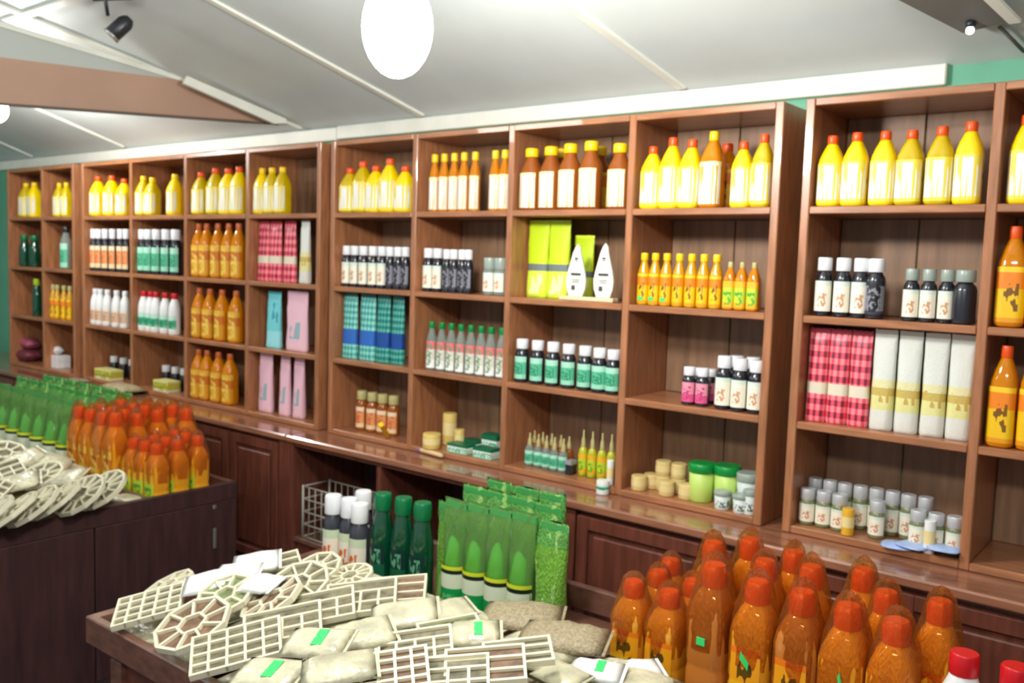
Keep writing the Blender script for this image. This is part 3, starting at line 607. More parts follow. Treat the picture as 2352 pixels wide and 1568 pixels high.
boxitem('green_box', 'C', 3, 1060, 1010, .115, .07, .042, GBX, 'green lidded box, lower left of the box stack', 'box', Y=.06, lid=GLID, group='green and white boxes')
boxitem('green_box', 'C', 3, 1118, 1020, .105, .07, .046, GBX, 'green lidded box, lower right of the box stack', 'box', Y=.06, lid=GLID, group='green and white boxes')
boxitem('green_box', 'C', 3, 1090, 970, .09, .07, .045, GBX, 'green lidded box at the rear left of the stack', 'box', Y=.16, lid=GLID, group='green and white boxes')
boxitem('green_box', 'C', 3, 1135, 975, .09, .07, .085, GBX, 'tall green lidded box at the rear right of the stack', 'box', Y=.17, lid=GLID, group='green and white boxes')
# marker and rolled paper on the ledge
p = at_z(985, 1040, WT+.008); t = empty('marker_pen', (p.x, p.y, WT+.0125), 'cream marker pen lying on the worktop in front of the boxes', 'pen', rz=math.radians(-8))
o = link('barrel', lathe([(.008, -.07), (.011, -.06), (.011, .09), (.007, .1)], 12, m=mat('pen_cream', S(225, 190, 140), .4)), t, rot=(0, math.radians(90), 0))
o = link('pen_cap', lathe([(.0115, -.12), (.012, -.055)], 12, m=mat('pen_cap_pink', S(150, 100, 120), .4)), t, rot=(0, math.radians(90), 0))
p = at_z(915, 1000, zb+.01); t = empty('paper_roll', (p.x, .02, zb+.012), 'small amber tube leaning at the bay post beside the brown bottles', 'tube', rz=.4)
link('body', lathe([(.011, 0), (.012, .01), (.012, .10), (.009, .115)], 14, m=YEL2), t, rot=(math.radians(50), 0, 0))
link('end_cap', lathe([(.0125, .1), (.0125, .12)], 14, m=CY), t, rot=(math.radians(50), 0, 0))
# small white jar and black box, middle cabinet third bay
cyl('white_tub', 1386, 1085, -.02, .026, .055, WT, WHT, 'small white tub at the front edge of the worktop', 'tub', band=L_GW)
boxitem('black_carton', 'C', 3, 1312, 1045, .03, .04, .06, BLK, 'small black carton between the tiny green and olive bottles', 'carton', Y=.07, lid=mat('grey_lid', S(150, 145, 150), .4))
cyl('tall_white_tube', 1404, 1030, .04, .014, .1, zb, WHT, 'slim white tube beside the olive coloured bottles', 'tube')
# beige cylinders pyramids, fourth bay
for i, (px, py, Y, z, lb) in enumerate(((1468, 1105, .06, 0, 'leftmost beige wax cake'), (1497, 1095, .12, 0, 'second beige wax cake from left'), (1532, 1105, .06, 0, 'beige wax cake under the left stack'), (1524, 1070, .13, 1, 'top beige cake of the left stack'),
        (1524, 1095, .13, 0, 'rear beige cake under the left stack'), (1560, 1095, .13, 0, 'rear beige cake under the right stack'), (1560, 1075, .13, 1, 'top beige cake of the right stack'), (1578, 1110, .07, 0, 'beige wax cake beside the green lidded tubs'))):
    cyl('wax_cake', px, py, Y, .031, .056 if not z else .058, zb+z*.0565, CREAM2, lb+', bottom row, middle cabinet', 'wax cake', 'beige wax cakes', band=mat('wax_band', S(225, 205, 145), .5))
tubs = [(1614, 1050, .085), (1672, 1055, .115)]
LGREEN = mat('lime_tub', S(190, 220, 110), .4); LLID = mat('tub_lid_green', S(10, 140, 60), .35)
for i, (px, py, Y) in enumerate(tubs):
    p = at_y(px, py, Y); bottle('lime_tub', 'tub', (p.x, Y, zb), .1, .145, LGREEN, LLID, None, ('left', 'right')[i]+' lime tub with green lid, bottom row, middle cabinet', 'tub', 'lime tubs with green lids')
GW = bands('grey_white_tub', [(0, S(225, 235, 230)), (.5, S(205, 215, 212))], blotch=S(80, 110, 100), bz=(.2, .7), bx=(0, 1), bscale=6, thr=.55)
for i, (px, py, Y, w_, h_, lb) in enumerate(((1718, 1120, .10, .085, .135, 'tall grey and white tub at the post'), (1660, 1130, .03, .062, .068, 'small white tub in front of the lime tubs'), (1702, 1145, .03, .06, .068, 'small clear tub in front of the tall white tub'), (1742, 1130, .035, .05, .09, 'slim white tub against the right post'))):
    p = at_y(px, py, Y); p.x = clampx('C', 3, p.x, w_); bottle('white_tub', 'tub', (p.x, Y, zb), w_, h_, GW, CLC, None, lb+', bottom row', 'tub')
# right cabinet bottom row: tubes and sachets
cyl('yellow_tube', 1948, 1190, .035, .02, .09, zb, mat('yellow_tube_body', S(225, 175, 50), .4), 'yellow tube standing before the silver lidded jars', 'tube')
cyl('white_tube', 2136, 1215, .02, .017, .105, zb, WHT, 'white tube standing before the silver lidded jars', 'tube')
BL = mat('blue_sachet', S(165, 190, 235), .35, var=.15, vscale=30)
for i, (px, py, rz) in enumerate(((2078, 1238, .2), (2110, 1250, -.3), (2180, 1262, .1))):
    p = at_z(px, py, zb+.004); pc = lathe([(.001, 0), (.045, .001, 4), (.05, .004, 4), (.042, .008, 4), (.001, .011)], 16, m=BL)
    t = empty('sachet', (min(p.x, 2.93), .05+.012*i, zb+i*.011), ('left', 'middle', 'right')[i]+' flat blue sachet under the silver lidded jars', 'sachet', 'flat blue sachets', rz); link('packet', pc, t)
    t.location.y = .02
# far left cabinet + left cabinet bottom rows
zb3 = bottom_z(3)
BASK = mat('maroon_packet', S(110, 50, 60), .5, var=.3, vscale=30); GREYP = mat('grey_packet', S(150, 135, 115), .6, var=.2, vscale=30)
def soft(name, p, sx, sy, sz, m, label, cat, group=None, rz=0, tilt=(0, 0), stamp=None):
    """pillow packet lying flat; p is the centre of its underside"""
    t = empty(name, p, label, cat, group, rz); t.rotation_euler = (tilt[0], tilt[1], rz)
    k = ('soft', m.name, round(sx, 3), round(sy, 3), round(sz, 3))
    if k not in PARTC:
        vs = []; fs = []; n = 9; rnd = random.Random(len(name)+int(sx*1000))
        for side in (1, -1):
            for j in range(n):
                for i in range(n):
                    u, v = i/(n-1)*2-1, j/(n-1)*2-1; hh = ((1-abs(u)**3)*(1-abs(v)**3))**.6
                    z = sz*.5+side*sz*.5*hh+(rnd.uniform(-1, 1)*sz*.08 if 0 < i < n-1 and 0 < j < n-1 else 0)
                    vs.append((u*sx/2*(1-.04*abs(v)), v*sy/2*(1-.04*abs(u)), z))
        for s_ in (0, 1):
            for j in range(n-1):
                for i in range(n-1):
                    a = s_*n*n+j*n+i; q = (a, a+1, a+n+1, a+n); fs.append(q if s_ == 0 else tuple(reversed(q)))
        bm = bmesh.new(); me = mesh('soft', vs, fs); bm.from_mesh(me); bmesh.ops.remove_doubles(bm, verts=bm.verts[:], dist=.0002); bm.to_mesh(me); bm.free()
        for q in me.polygons: q.use_smooth = True
        me.materials.append(m); PARTC[k] = me
    link('bag', PARTC[k], t)
    link('end_seal', boxmesh(.008, sy*.9, .003, m, 0), t, loc=(sx/2+.002, 0, sz/2))
    if stamp: link('stamp', boxmesh(sx*.16, sy*.5, .002, stamp, 0), t, loc=(sx*.08, 0, sz+.0004))
    return t
p = at_y(65, 800, .1); soft('maroon_packet', (p.x, .1, zb3), .22, .14, .09, BASK, 'maroon packet, lower of two, bottom row of the far left cabinet', 'packet')
soft('maroon_packet', (p.x-.02, .12, zb3+.092), .18, .12, .08, mat('pink_packet', S(160, 80, 100), .5, var=.3, vscale=30), 'pinkish packet lying on the lower maroon packet', 'packet')
p = at_y(134, 815, .1); boxitem('white_box', 'A', 3, 134, 815, .17, .1, .045, WHT, 'lower white box, bottom row of the far left cabinet', 'box', Y=.1)
boxitem('white_box', 'A', 3, 134, 800, .17, .1, .045, WHT, 'upper white box on the lower white box', 'box', Y=.1, z=zb3+.046)
o = soft('white_packet', (p.x-.02, .1, zb3+.093), .1, .07, .06, mat('white_film', (.75, .72, .75), .3), 'crumpled white packet on top of the two white boxes', 'packet')
for u_, c_, px, lb in (('B', 0, 255, 'first'), ('B', 1, 388, 'second')):
    p = at_y(px, 860, .05); YB_ = bands('yellow_box', [(0, S(230, 225, 190)), (.25, S(195, 190, 70)), (.8, S(215, 210, 130))], blotch=S(130, 140, 40), bz=(.1, .8), bx=(0, 1), bscale=7)
    boxitem('yellow_box', u_, 3, px-5, 855, .22 if c_ == 0 else .17, .09, .07, YB_, f'yellow printed box, bottom row, left cabinet, {lb} bay', 'box', Y=.06)
    for i in range(3):
        q = at_y(px+(-14, 8, 28)[i]-(14 if c_ else 0), 810, .10)
        bottle('dark_jar', 'jar', (clampx(u_, c_, q.x, .055), .165, zb3), .055, .14, BLK, CW, None, f'{ORD[i]} dark jar from left behind the yellow box, left cabinet, {lb} bay', 'jar', f'dark jars behind the yellow box, {lb} bay')
p = at_z(350, 893, WT); soft('beige_packet', (p.x, -.075, WT), .36, .17, .05, mat('beige_sack', S(165, 150, 115), .7, var=.25, vscale=40), 'large beige packet lying on the worktop below the left cabinet', 'packet', rz=-.05)
p = at_z(130, 875, WT); soft('grey_packet', (p.x+.1, -.075, WT), .2, .13, .02, GREYP, 'thin grey packet lying on the worktop at far left', 'packet')

# ------------------------------------------------------------------ display tables
ZRIM, ZF, ZD = .48, .40, .385
def table(name, x0, x1, yf, yb, ydiv, label, closed, xdiv=None):
    t = empty(name, ((x0+x1)/2, (yf+yb)/2, FZ), label, 'table', 'display tables with trays')
    def lb(nm, a, b, m, bev=.004):
        o = box(nm, a, b, m, t, bev); o.location = Vector(o.location)-t.location; return o
    e = .03
    lb('end_board', (x0, yf, ZRIM-.085), (x0+e, yb, ZRIM), W_RIM); lb('end_board', (x1-e, yf, ZRIM-.085), (x1, yb, ZRIM), W_RIM if not closed else W_DARK)
    lb('front_board', (x0+e, yf, ZRIM-.085), (x1-e, yf+e, ZRIM), W_RIM); lb('back_board', (x0+e, yb-e, ZRIM-.085), (x1-e, yb, ZRIM), W_RIM)
    lb('tray_divider', (x0+e, ydiv-.011, ZD), (x1-e, ydiv+.011, ZRIM), W_RIM)
    if xdiv: lb('tray_divider', (xdiv-.011, yf+e, ZD+.041), (xdiv+.011, ydiv-.011, ZRIM-.01), W_RIM)
    lb('tray_floor', (x0+e, yf+e, ZD-.02), (x1-e, yb-e, ZD-.001), W_RIM); lb('raised_floor', (x0+e, yf+e, ZD), (x1-e, ydiv-.012, ZD+.04), W_RIM)
    if closed:
        dj = ray(220, 1330); yj = CAM.y+dj.y*((x1-CAM.x)/dj.x)
        for q0, q1 in ((yf, yj), (yj, yb)): lb('side_board', (x1-.028, q0+.003, FZ), (x1-.002, q1-.003, ZRIM-.086), W_DARK)
        n = 6; L = x1-x0-.06
        for i in range(n):
            lb('back_panel', (x0+.03+L*i/n+.003, yb-.03, FZ), (x0+.03+L*(i+1)/n-.003, yb-.01, ZRIM-.086), W_DARK)
        lb('metal_stud', (x1+.0005, yb-.14, ZRIM-.115), (x1+.008, yb-.122, ZRIM-.095), METAL, .003)  # small metal block on the table end
        lb('metal_bar', (x1-.0018, yb-.135, .17), (x1+.006, yb-.118, .27), METAL, .003)  # upright metal strip lower on the table end
    else:
        for sx in (x0+.09, x1-.15):
            for sy in (yf+.03, yb-.09): lb('leg', (sx, sy, FZ), (sx+.06, sy+.06, ZD-.021), W_RIM)
        lb('apron', (x0+.15, yf+.05, .18), (x1-.15, yf+.07, ZD-.021), W_CAB); lb('apron', (x0+.15, yb-.07, .18), (x1-.15, yb-.05, ZD-.021), W_CAB)
        lb('lower_shelf', (x0+.1, yf+.09, .12), (x1-.1, yb-.09, .14), W_CAB)
    return t
table('display_table', -4.0, -.2, -2.0, -.40, -.86, 'left display table with plum side boards, loaded with trays, pouches and bottles', True)
table('display_table', .9, 4.4, -1.70, -.40, -.86, 'near display table on legs, heaped with cream trays and orange bottles', False, xdiv=2.62)

# goods on the back strips
FLO = mat
TZ = ZD+.0005
WR_O = film('orange_clear_film', S(255, 228, 175), .08, .2, S(255, 190, 90)); WR_G = film('green_clear_film', S(195, 240, 160), .36, .24, S(175, 232, 135))
BIGO = mat('orange_oil_big', S(252, 172, 45), .1, trans=.15, coat=.9, ior=1.2); BIGO2 = mat('dark_orange_oil_big', S(205, 125, 55), .12, trans=.12, coat=.9, ior=1.2)
L_BIG = bands('golden_picture_label', [(0, S(225, 120, 15)), (.07, S(240, 185, 30)), (.5, S(240, 160, 25)), (.9, S(235, 120, 20))], blotch=S(95, 70, 10), bz=(.25, .8), bx=(.25, .8), bscale=4)
def grid_at(px, py, T): p = at_z(px, py, T); return p
near = [ # (cap pixel, top height, size class)
 ((1450, 1338), .70, 0), ((1529, 1368), .70, 0), ((1479, 1322), .70, 0), ((1564, 1352), .70, 0), ((1512, 1314), .70, 0), ((1541, 1292), .70, 0)]
big_f = [2.49, 2.62, 2.735, 2.85, 2.965, 3.08]
k = 0
xs0 = [(2.29, -.79), (2.405, -.79), (2.30, -.665), (2.415, -.665), (2.275, -.545)]
for i, (x, y) in enumerate(xs0):
    o = bottle('wrapped_oil_bottle', 'big', (x, y, TZ), .103, .70-TZ, BIGO, CO, L_BIG, ('front left small orange bottle at the left end of the near group', 'second small orange bottle in the front row of the near group', 'small orange bottle behind the front left one, near group',
        'small orange bottle behind the second front one, near group', 'rearmost small orange bottle at the left end, near group')[i], 'bottle', 'small wrapped orange bottles on the near table', random.uniform(-.1, .1), 1.5, WR_O)
    if i == 1: link('price_sticker', boxmesh(.3, .03, .06, G_STK, 0), o, loc=(.12, -.54, .3))
nf = [2.53, 2.655, 2.775, 2.89, 3.005]
for i, x in enumerate(nf):
    o = bottle('large_oil_bottle', 'big', (x, -.775, TZ), .112, .79-TZ+(.012, -.004, 0, -.006, -.012)[i], (BIGO2, BIGO, BIGO2, BIGO, BIGO)[i], CO, (None, L_BIG, L_BIG, None, L_BIG)[i], f'{ORD[i]} large orange bottle from left, front row of the near table', 'bottle', 'large wrapped orange bottles, front row', random.uniform(-.08, .08), 1.3, WR_O)
    if i in (0, 1, 2, 3): link('price_sticker', boxmesh(.22, .03, .05, G_STK, 0), o, loc=((0, 0, -.1, .12)[i], -.54, (.52, .5, .22, .52)[i]), rot=(0, .3*i, 0))
nb = [(2.44, -.60), (2.50, -.475), (2.60, -.60), (2.635, -.475), (2.735, -.61), (2.84, -.50), (2.93, -.60), (3.06, -.60)]
for i, (x, y) in enumerate(nb):
    bottle('large_oil_bottle', 'big', (x, y, TZ), .105, .79-TZ+random.uniform(-.01, .015), BIGO, CO, L_BIG, f'{ORD[i]} large orange bottle from left, behind the front row of the near table', 'bottle', 'large wrapped orange bottles, rear rows', random.uniform(-.1, .1), 1.3, WR_O)
# white bottles with red caps at the lower right
for i, (px, lb) in enumerate(((2213, 'left'), (2330, 'right'))):
    p = at_y(px, 1485+i*30, -.76); bottle('white_jug', 'milk', (p.x+.01, -.79, TZ), .115, p.z-TZ-.0, WHT, CR, None, lb+' white bottle with a red cap at the lower right corner', 'bottle', 'white bottles with red caps')
# white-capped black bottles at left end of the near table
for i, (x, y) in enumerate(((.965, -.78), (1.045, -.77), (1.125, -.79), (1.0, -.66))):
    bottle('black_bottle', 'black', (x, y, TZ), .077, .315, mat('smoky_bottle', S(60, 62, 70), .25, coat=.4), CW, bands('orange_white_label', [(0, S(235, 225, 205)), (.8, S(200, 215, 180))], blotch=S(215, 110, 50), bz=(.15, .65), bx=(.1, .9), bscale=5), f"{('front left', 'front middle', 'front right', 'rear')[i]} white-capped bottle at the left end of the near table", 'bottle', 'white-capped bottles on the near table', 0, 3.0)
for i, (x, y) in enumerate(((1.215, -.76), (1.31, -.75), (1.405, -.75))):
    bottle('green_glass_bottle', 'glass', (x, y, TZ), .088, .365, DGR, CDG, bands('dark_green_label', [(0, S(20, 90, 60)), (.5, S(10, 50, 45))], blotch=S(90, 160, 120), bz=(.5, .9), bscale=4), f"{('left', 'middle', 'right')[i]} dark green bottle on the near table", 'bottle', 'dark green bottles on the near table', 0, 2.0)
def wrapped(name, x, y, wd, h, label, group, lab=True, body=None, rz=0, wd2=None):
    t = empty(name, (x, y, TZ), label, 'bottle', group, rz)
    GB = mat('light_green_soap', S(90, 170, 60), .2, trans=.2, coat=.5)
    if lab:
        b = lathe([(wd*.36, 0), (wd*.42, .01), (wd*.42, h*.5), (wd*.3, h*.66), (wd*.14, h*.74), (wd*.14, h*.82)], 18, m=GB) if ('gb', wd, h) not in PARTC else PARTC[('gb', wd, h)]; PARTC[('gb', wd, h)] = b
        link('body', b, t)
        LG = bands('soap_band_label', [(0, S(20, 150, 75)), (.6, S(215, 225, 195)), (.86, S(15, 40, 30)), (.93, S(210, 215, 50))], blotch=S(90, 190, 110), bz=(.1, .5), bscale=6)
        kk = ('gl', wd, h)
        if kk not in PARTC: PARTC[kk] = lathe([(wd*.5, .0), (wd*.51, h*.47)], 18, a0=-math.pi*.95, a1=-math.pi*.05, cap=False, m=LG)
        link('label', PARTC[kk], t)
    pm = link('plastic_wrap', pouch_mesh(random.randint(0, 3), body or WR_G, .05, flare=.12), t, scale=(wd, wd*.85*1.6, h))
    link('top_seal', boxmesh(wd*1.05, .004, h*.05, SEAL, 0), t, loc=(0, 0, h*.96))
    return t
for i, x in enumerate((1.575, 1.67, 1.765, 1.86)):
    wrapped('wrapped_soap_bottle', x, -.76, .095, .405+.005*i, f'{ORD[i]} green wrapped bottle from left, front row of the near table', 'green wrapped bottles, front row, near table')
wrapped('green_pouch', 1.495, -.72, .075, .375, 'narrow green wrapped pouch beside the dark green bottles', None, False, P_GRN)
wrapped('green_pouch', 1.965, -.745, .11, .41, 'bright lime green wrapped pouch at the right end of the green group', None, False, P_GRN)
for i, (x, y) in enumerate(((1.52, -.60), (1.63, -.60), (1.74, -.60), (1.85, -.61), (1.53, -.48), (1.65, -.48), (1.77, -.48))):
    wrapped('green_pouch', x, y, .105, .415, f"{ORD[i % 4]} green pouch from left, {('second', 'rear')[i//4]} row of the near table's green group", 'green pouches behind the near front row', False, (WR_G, P_GRN)[0] if False else P_GRN)
# crate in the niche
t = empty('wire_crate', (.18, -.06, .1805), 'pale wire crate standing in the open niche behind the white-capped bottles', 'crate')
CWIRE = mat('pale_wire', S(175, 175, 160), .4)
cx, cy, chh = .19, .085, .27
for sx in (-1, 1):
    for sy in (-1, 1): tube((sx*cx, sy*cy, 0), (sx*cx, sy*cy, chh), .006, CWIRE, 'post', t)
for z in (.006, .07, .135, .2, chh-.006):
    for sy in (-1, 1): tube((-cx, sy*cy, z), (cx, sy*cy, z), .0035, CWIRE, 'wire', t, 6)
    for sx in (-1, 1): tube((sx*cx, -cy, z), (sx*cx, cy, z), .0035, CWIRE, 'wire', t, 6)
for i in range(1, 8):
    x = -cx+2*cx*i/8
    for sy in (-1, 1): tube((x, sy*cy, .006), (x, sy*cy, chh-.006), .0025, CWIRE, 'wire', t, 6)
bottle('green_glass_bottle', 'glass', (.18, -.06, .185), .1, .22, DGR, CDG, None, 'dark green bottle inside the wire crate', 'bottle')

# left table goods
lo = []
for j, y in enumerate((-.80, -.69, -.58, -.47)):
    for i in range(4):
        x = -.98+.12*i+(.08 if j > 2 else 0)
        lo.append((x, y))
for i, (x, y) in enumerate(lo):
    bottle('wrapped_oil_bottle', 'big', (x, y, TZ), .10, .80-TZ+random.uniform(-.01, .01), BIGO, CO, L_AM, f"{ORD[i % 4]} tall orange bottle from left, {('front', 'second', 'third', 'rear')[i//4]} row of the left table", 'bottle', 'tall orange bottles on the left table', random.uniform(-.08, .08), 1.6, WR_O)
for i, (x, y) in enumerate([(-.475+.10*a, yy) for yy in (-.79, -.685, -.58) for a in range(3)]):
    bottle('wrapped_oil_bottle', 'big', (x+.01, y, TZ), .092, .715-TZ+random.uniform(-.008, .008), BIGO, CO, L_YG, f"{ORD[i % 3]} short orange bottle from left, {('front', 'second', 'rear')[i//3]} row of the left table", 'bottle', 'short orange bottles on the left table', random.uniform(-.08, .08), 1.6, WR_O)
for j, y in enumerate((-.79, -.65, -.51)):
    for i in range(7):
        x = -2.02+.15*i+.03*j
        wrapped('wrapped_soap_bottle', x, y, .125, .43+.02*(j > 0), f"{ORD[i]} green wrapped bottle from left, {('front', 'middle', 'rear')[j]} row, left table", 'green wrapped bottles on the left table', j == 0, None if j == 0 else P_GRN)

# ------------------------------------------------------------------ cream trays and packets
TRIMC = mat('cream_tray', S(232, 226, 196), .45, var=.05, vscale=20)
FILL = mat('tray_filling', S(118, 112, 90), .7, var=.5, vscale=35)
FILLG = mat('tray_filling_green', S(125, 138, 92), .7, var=.45, vscale=35); FILLB = mat('tray_filling_brown', S(125, 98, 78), .7, var=.45, vscale=35)
PACK = mat('cream_packet', S(205, 200, 170), .3, var=.3, vscale=16, bump=.7, bscale=30); PACKT = mat('tan_seed_bag', S(165, 150, 120), .5, var=.3, vscale=110, bump=.5, bscale=150)
WPACK = mat('white_packet', S(240, 242, 238), .35, bump=.3, bscale=30)
def join_boxes(bs, m):
    vs = []; fs = []
    for (cx, cy, cz_, sx, sy, sz, a) in bs:
        o = len(vs); ca, sa = math.cos(a), math.sin(a)
        for dz in (-.5, .5):
            for dx, dy in ((-.5, -.5), (.5, -.5), (.5, .5), (-.5, .5)):
                x, y = dx*sx, dy*sy; vs.append((cx+x*ca-y*sa, cy+x*sa+y*ca, cz_+dz*sz))
        fs += [(o, o+3, o+2, o+1), (o+4, o+5, o+6, o+7)]+[(o+i, o+(i+1) % 4, o+(i+1) % 4+4, o+i+4) for i in range(4)]
    return mesh('ribs', vs, fs, m)
def tray_rect(L, W, kind):
    k = ('tr', L, W, kind)
    if k in PARTC: return PARTC[k]
    b = .007; h = .016; bs = [(0, -W/2+b/2, h/2, L, b, h, 0), (0, W/2-b/2, h/2, L, b, h, 0), (-L/2+b/2, 0, h/2, b, W-2*b, h, 0), (L/2-b/2, 0, h/2, b, W-2*b, h, 0)]
    if kind == 0:   # two rows of small cells and one long cell
        bs += [(0, -W*.17, h/2, L, b, h*.9, 0), (0, W*.16, h/2, L, b, h*.9, 0)]
        for i in range(1, 4): bs.append((-L/2+L*i/4, -W*.16, h/2, b, W*.66, h*.88, 0))
    elif kind == 1:
        for i in range(1, 5): bs.append((-L/2+L*i/5, 0, h/2, b, W, h*.88, 0))
        for j in range(1, 4): bs.append((0, -W/2+W*j/4, h/2, L, b, h*.9, 0))
    elif kind == 2:
        for j in range(1, 3): bs.append((0, -W/2+W*j/3, h/2, L, b, h*.9, 0))
    me = (join_boxes(bs, TRIMC)); PARTC[k] = me; return me
def tray_round(R, n, spokes):
    k = ('to', R, n)
    if k in PARTC: return PARTC[k]
    h = .018; bs = []
    side = 2*R*math.tan(math.pi/n)
    for i in range(n):
        a = 2*math.pi*(i+.5)/n; bs.append((R*math.cos(a), R*math.sin(a), h/2, .009, side+.003, h, a))
    for i in range(spokes):
        a = 2*math.pi*i/spokes; bs.append((R*.68*math.cos(a), R*.68*math.sin(a), h/2, R*.62, .007, h*.88, a))
    for i in range(6):
        a = 2*math.pi*i/6; bs.append((R*.36*math.cos(a), R*.36*math.sin(a), h/2, .007, R*.42, h*.9, a))
    me = join_boxes(bs, TRIMC); PARTC[k] = me; return me
def tray(p, kind, size, rz, tx, ty, label, group='cream compartment trays', fill=None, cat='tray'):
    t = empty('compartment_tray', p, label, cat, group); t.rotation_euler = (tx, ty, rz)
    f = fill or random.choice((FILL, FILLG, FILL, FILLB))
    if kind < 3:
        L, W = size; link('ribs', tray_rect(L, W, kind), t); link('base', boxmesh(L-.012, W-.012, .006, f, 0), t, loc=(0, 0, .004))
        link('backing', boxmesh(L, W, .003, TRIMC, 0), t, loc=(0, 0, -.0005))
    else:
        R = size[0]; n = 9 if kind == 3 else 12; link('ribs', tray_round(R, n, n), t)
        if ('rb', R, n, f.name) not in PARTC:
            PARTC[('rb', R, n, f.name)] = (lathe([(R*.995, .001), (R*.995, .007)], n, m=f, smooth=False), lathe([(R*1.02, -.003), (R*1.02, .0008)], n, m=TRIMC, smooth=False))
        b1, b2 = PARTC[('rb', R, n, f.name)]; off = math.pi/n*0
        link('base', b1, t); link('backing', b2, t)
    return t
# near pile: (px, py, z, kind, size, yaw deg, tilt x deg, tilt y deg, description)
NT = [
 (345, 1395, .53, 1, (.20, .15), 50, 12, -14, 'rectangular cream grid tray at the left corner of the near table'),
 (445, 1440, .575, 3, (.098,), 20, 22, -10, 'nine-sided cream tray nearest the left front corner of the near table'),
 (545, 1490, .58, 1, (.23, .15), 52, 16, -12, 'large rectangular cream tray with small cells, front of the pile'),
 (390, 1350, .535, 3, (.075,), 10, 16, -18, 'small round cream tray behind the left corner grid tray'),
 (628, 1380, .60, 3, (.088,), 0, 26, -14, 'round cream tray right of the white packets'),
 (520, 1372, .585, 3, (.08,), 40, 20, -14, 'round cream tray half under the white packets'),
 (690, 1345, .60, 3, (.085,), 30, 24, -8, 'round cream tray with radial cells near the back edge'),
 (735, 1400, .60, 0, (.20, .14), 48, 14, -10, 'rectangular tray with one long cell, middle of the pile'),
 (650, 1440, .60, 0, (.21, .14), 50, 14, -10, 'rectangular tray with one long cell beside the front grid tray'),
 (830, 1378, .60, 0, (.21, .15), 42, 16, -8, 'rectangular tray with one long cell toward the back edge'),
 (730, 1312, .57, 3, (.075,), 15, 22, -6, 'small round cream tray by the back divider'),
 (805, 1330, .57, 4, (.07,), 0, 14, -4, 'small twelve-sided cream tray by the back divider'),
 (905, 1360, .585, 2, (.20, .13), 40, 14, -6, 'cream tray with three long cells near the back divider'),
 (640, 1305, .565, 2, (.15, .11), 60, 20, -10, 'cream tray with long cells at the rear left of the pile'),
 (1035, 1455, .60, 2, (.17, .10), 55, 14, -6, 'cream tray with long cells left of the tan seed bags'),
 (1115, 1535, .66, 2, (.19, .12), 40, 16, -6, 'cream three-cell tray at the bottom middle of the photograph'),
 (1190, 1505, .645, 2, (.17, .09), 44, 16, -6, 'cream three-cell tray just below the tan seed bags'),
 (955, 1490, .62, 0, (.19, .12), 44, 16, -8, 'tray with one long cell in the middle right of the pile'),
 (890, 1550, .665, 1, (.19, .13), 46, 16, -8, 'cream grid tray at the bottom edge, centre'),
 (1030, 1560, .65, 0, (.19, .13), 40, 14, -6, 'cream tray cut by the bottom edge of the frame'),
]
for (px, py, z, kd, sz, rz, tx, ty, lb) in NT:
    tray(at_z(px, py, z), kd, sz, math.radians(rz), math.radians(tx), math.radians(ty), lb)
NP = [ # soft packets
 (480, 1345, .585, (.15, .11, .03), 45, 16, -12, WPACK, 'bright white packet, left of the white group on the pile'),
 (545, 1330, .60, (.15, .12, .035), 30, 18, -8, WPACK, 'bright white packet, middle of the white group on the pile'),
 (590, 1300, .59, (.15, .11, .03), 50, 18, -8, WPACK, 'bright white packet, rearmost of the white group'),
 (600, 1350, .61, (.13, .10, .03), 10, 16, -8, WPACK, 'bright white packet, right of the white group'),
 (730, 1490, .64, (.17, .12, .035), 25, 14, -6, PACK, 'cream packet with green stamp, front of the pile'),
 (835, 1470, .62, (.16, .12, .035), 60, 16, -6, PACK, 'cream packet, right of the green stamped front packet'),
 (930, 1420, .60, (.19, .13, .03), 45, 14, -8, PACK, 'long cream packet near the back divider'),
 (620, 1560, .62, (.17, .12, .03), 20, 12, -6, PACK, 'cream packet with green stamp at the bottom left of the pile'),
 (780, 1550, .66, (.17, .12, .035), 50, 10, -6, PACK, 'cream packet at the bottom edge, left of centre'),
 (1030, 1415, .58, (.15, .10, .035), 70, 14, -4, PACK, 'cream packet just left of the rear tan seed bag'),
 (1090, 1465, .61, (.14, .11, .03), 40, 14, -4, PACK, 'cream packet with green stamp touching the tan seed bags'),
 (1200, 1432, .53, (.24, .16, .05), 28, 8, -2, PACKT, 'tan seed bag, rear one of the two'),
 (1295, 1482, .545, (.25, .15, .05), 20, 8, -2, PACKT, 'tan seed bag, front one of the two'),
 (1370, 1552, .55, (.14, .10, .03), 20, 8, -2, WPACK, 'white green printed packet at bottom, right of the seed bags'),
 (1460, 1552, .53, (.14, .10, .03), 50, 8, -2, WPACK, 'white packet at the bottom beside the tray divider'),
 (1290, 1562, .56, (.14, .10, .03), -10, 8, -2, PACK, 'cream packet at the bottom below the seed bags'),
]
for i, (px, py, z, sz, rz, tx, ty, m_, lb) in enumerate(NP):
    soft('packet', at_z(px, py, z), *sz, m_, lb, 'packet', 'soft packets on the near table pile', math.radians(rz), (math.radians(tx), math.radians(ty)), G_STK if i in (4, 7, 10, 13) else None)
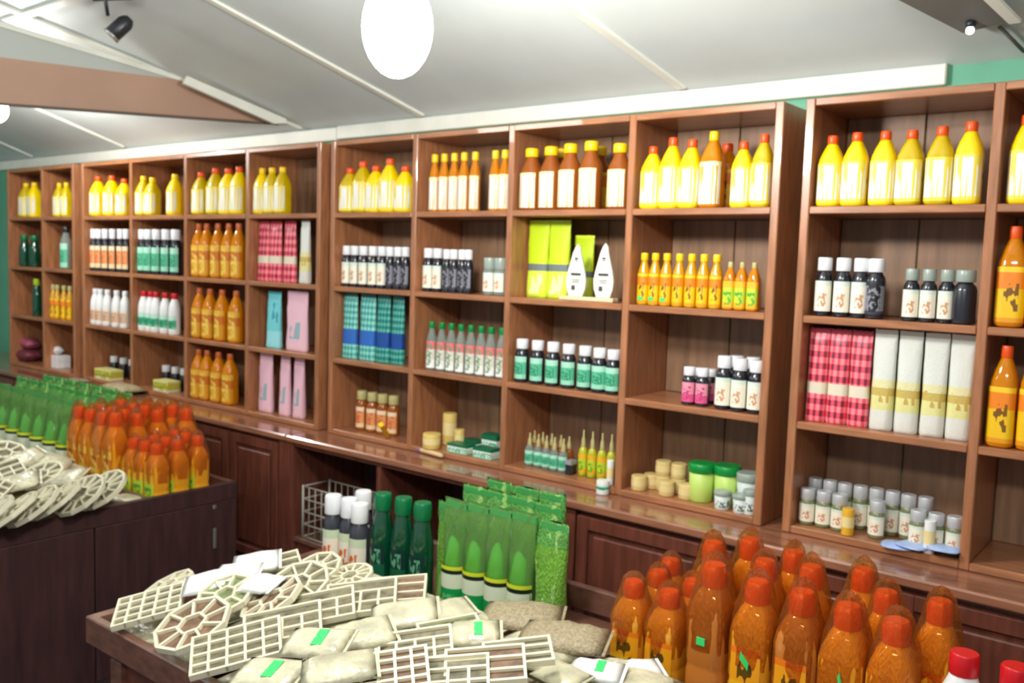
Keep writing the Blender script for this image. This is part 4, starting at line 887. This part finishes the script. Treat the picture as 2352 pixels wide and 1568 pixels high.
# lower layers that carry the pile
for gx in range(6):
    for gy in range(3):
        x = 1.07+gx*.27; y = -1.545+gy*.24; big = gy != 0 and gx > 0
        for lz in range(3 if big else 1):
            soft('packet', (x+random.uniform(-.01, .01), y+random.uniform(-.008, .008), TZ+.0405+lz*.045), .245, .215, .045, PACK,
                 f"cream packet {('lowest', 'mid-heap', 'upper')[lz]}, near table, {ORD[gx]} from left, {('camera side', 'middle', 'divider side')[gy]}", 'packet', 'lower layer packets of the near pile', random.uniform(-.05, .05))
# left table pile: round trays shingled along the right edge and cream packets behind
LT = [(x, y) for x, y in ((235, 1128), (185, 1140), (130, 1152), (78, 1165), (25, 1180), (-30, 1190))]
for i, (px, py) in enumerate(LT):
    tray(at_z(px, py, .545), 4, (.11,), random.random(), math.radians(28), math.radians(-22), f'{ORD[i]} round cream tray from right along the edge of the left table', 'round cream trays on the left table', FILL)
LB = [(150, 1105), (95, 1095), (40, 1115), (0, 1090), (60, 1060), (10, 1045), (120, 1075), (-30, 1130)]
for i, (px, py) in enumerate(LB):
    if i % 2: tray(at_z(px, py, .575), 3 if i % 4 == 1 else 0, (.09,) if i % 4 == 1 else (.2, .14), math.radians(40+i*13), math.radians(20), math.radians(-14), ('cream tray behind the shingled round ones, nearest', 'cream tray at the left edge, middle of the left pile', 'cream tray below the green wrapped bottles, left edge', 'cream tray at the far left edge of the frame')[i//2], 'cream trays behind the round ones', FILL)
    else: soft('packet', at_z(px, py, .565), .19, .14, .035, PACK, ('cream packet against the tray divider of the left table', 'cream packet in the middle of the left pile', 'cream packet below the green wrapped bottles', 'cream packet at the rear of the left pile')[i//2], 'packet', 'cream packets on the left table', math.radians(30+i*17), (math.radians(18), math.radians(-12)))
for gx in range(5):
    for gy in range(4):
        x = -1.62+gx*.27; y = -1.72+gy*.24
        for lz in range(3 if gx < 4 else 1):
            soft('packet', (x+random.uniform(-.01, .01), y, TZ+.0405+lz*.045), .245, .215, .045, PACK,
                 f"cream packet {('lowest', 'mid-heap', 'upper')[lz]}, left table, {ORD[4-gx]} from right, {ORD[3-gy]} from divider", 'packet', 'lower layer packets of the left pile', random.uniform(-.05, .05))
p = at_z(290, 1128, .50); soft('packet', (p.x, p.y, .45), .17, .12, .03, PACK, 'flat cream packet at the corner of the left table front tray', 'packet', None, .3)
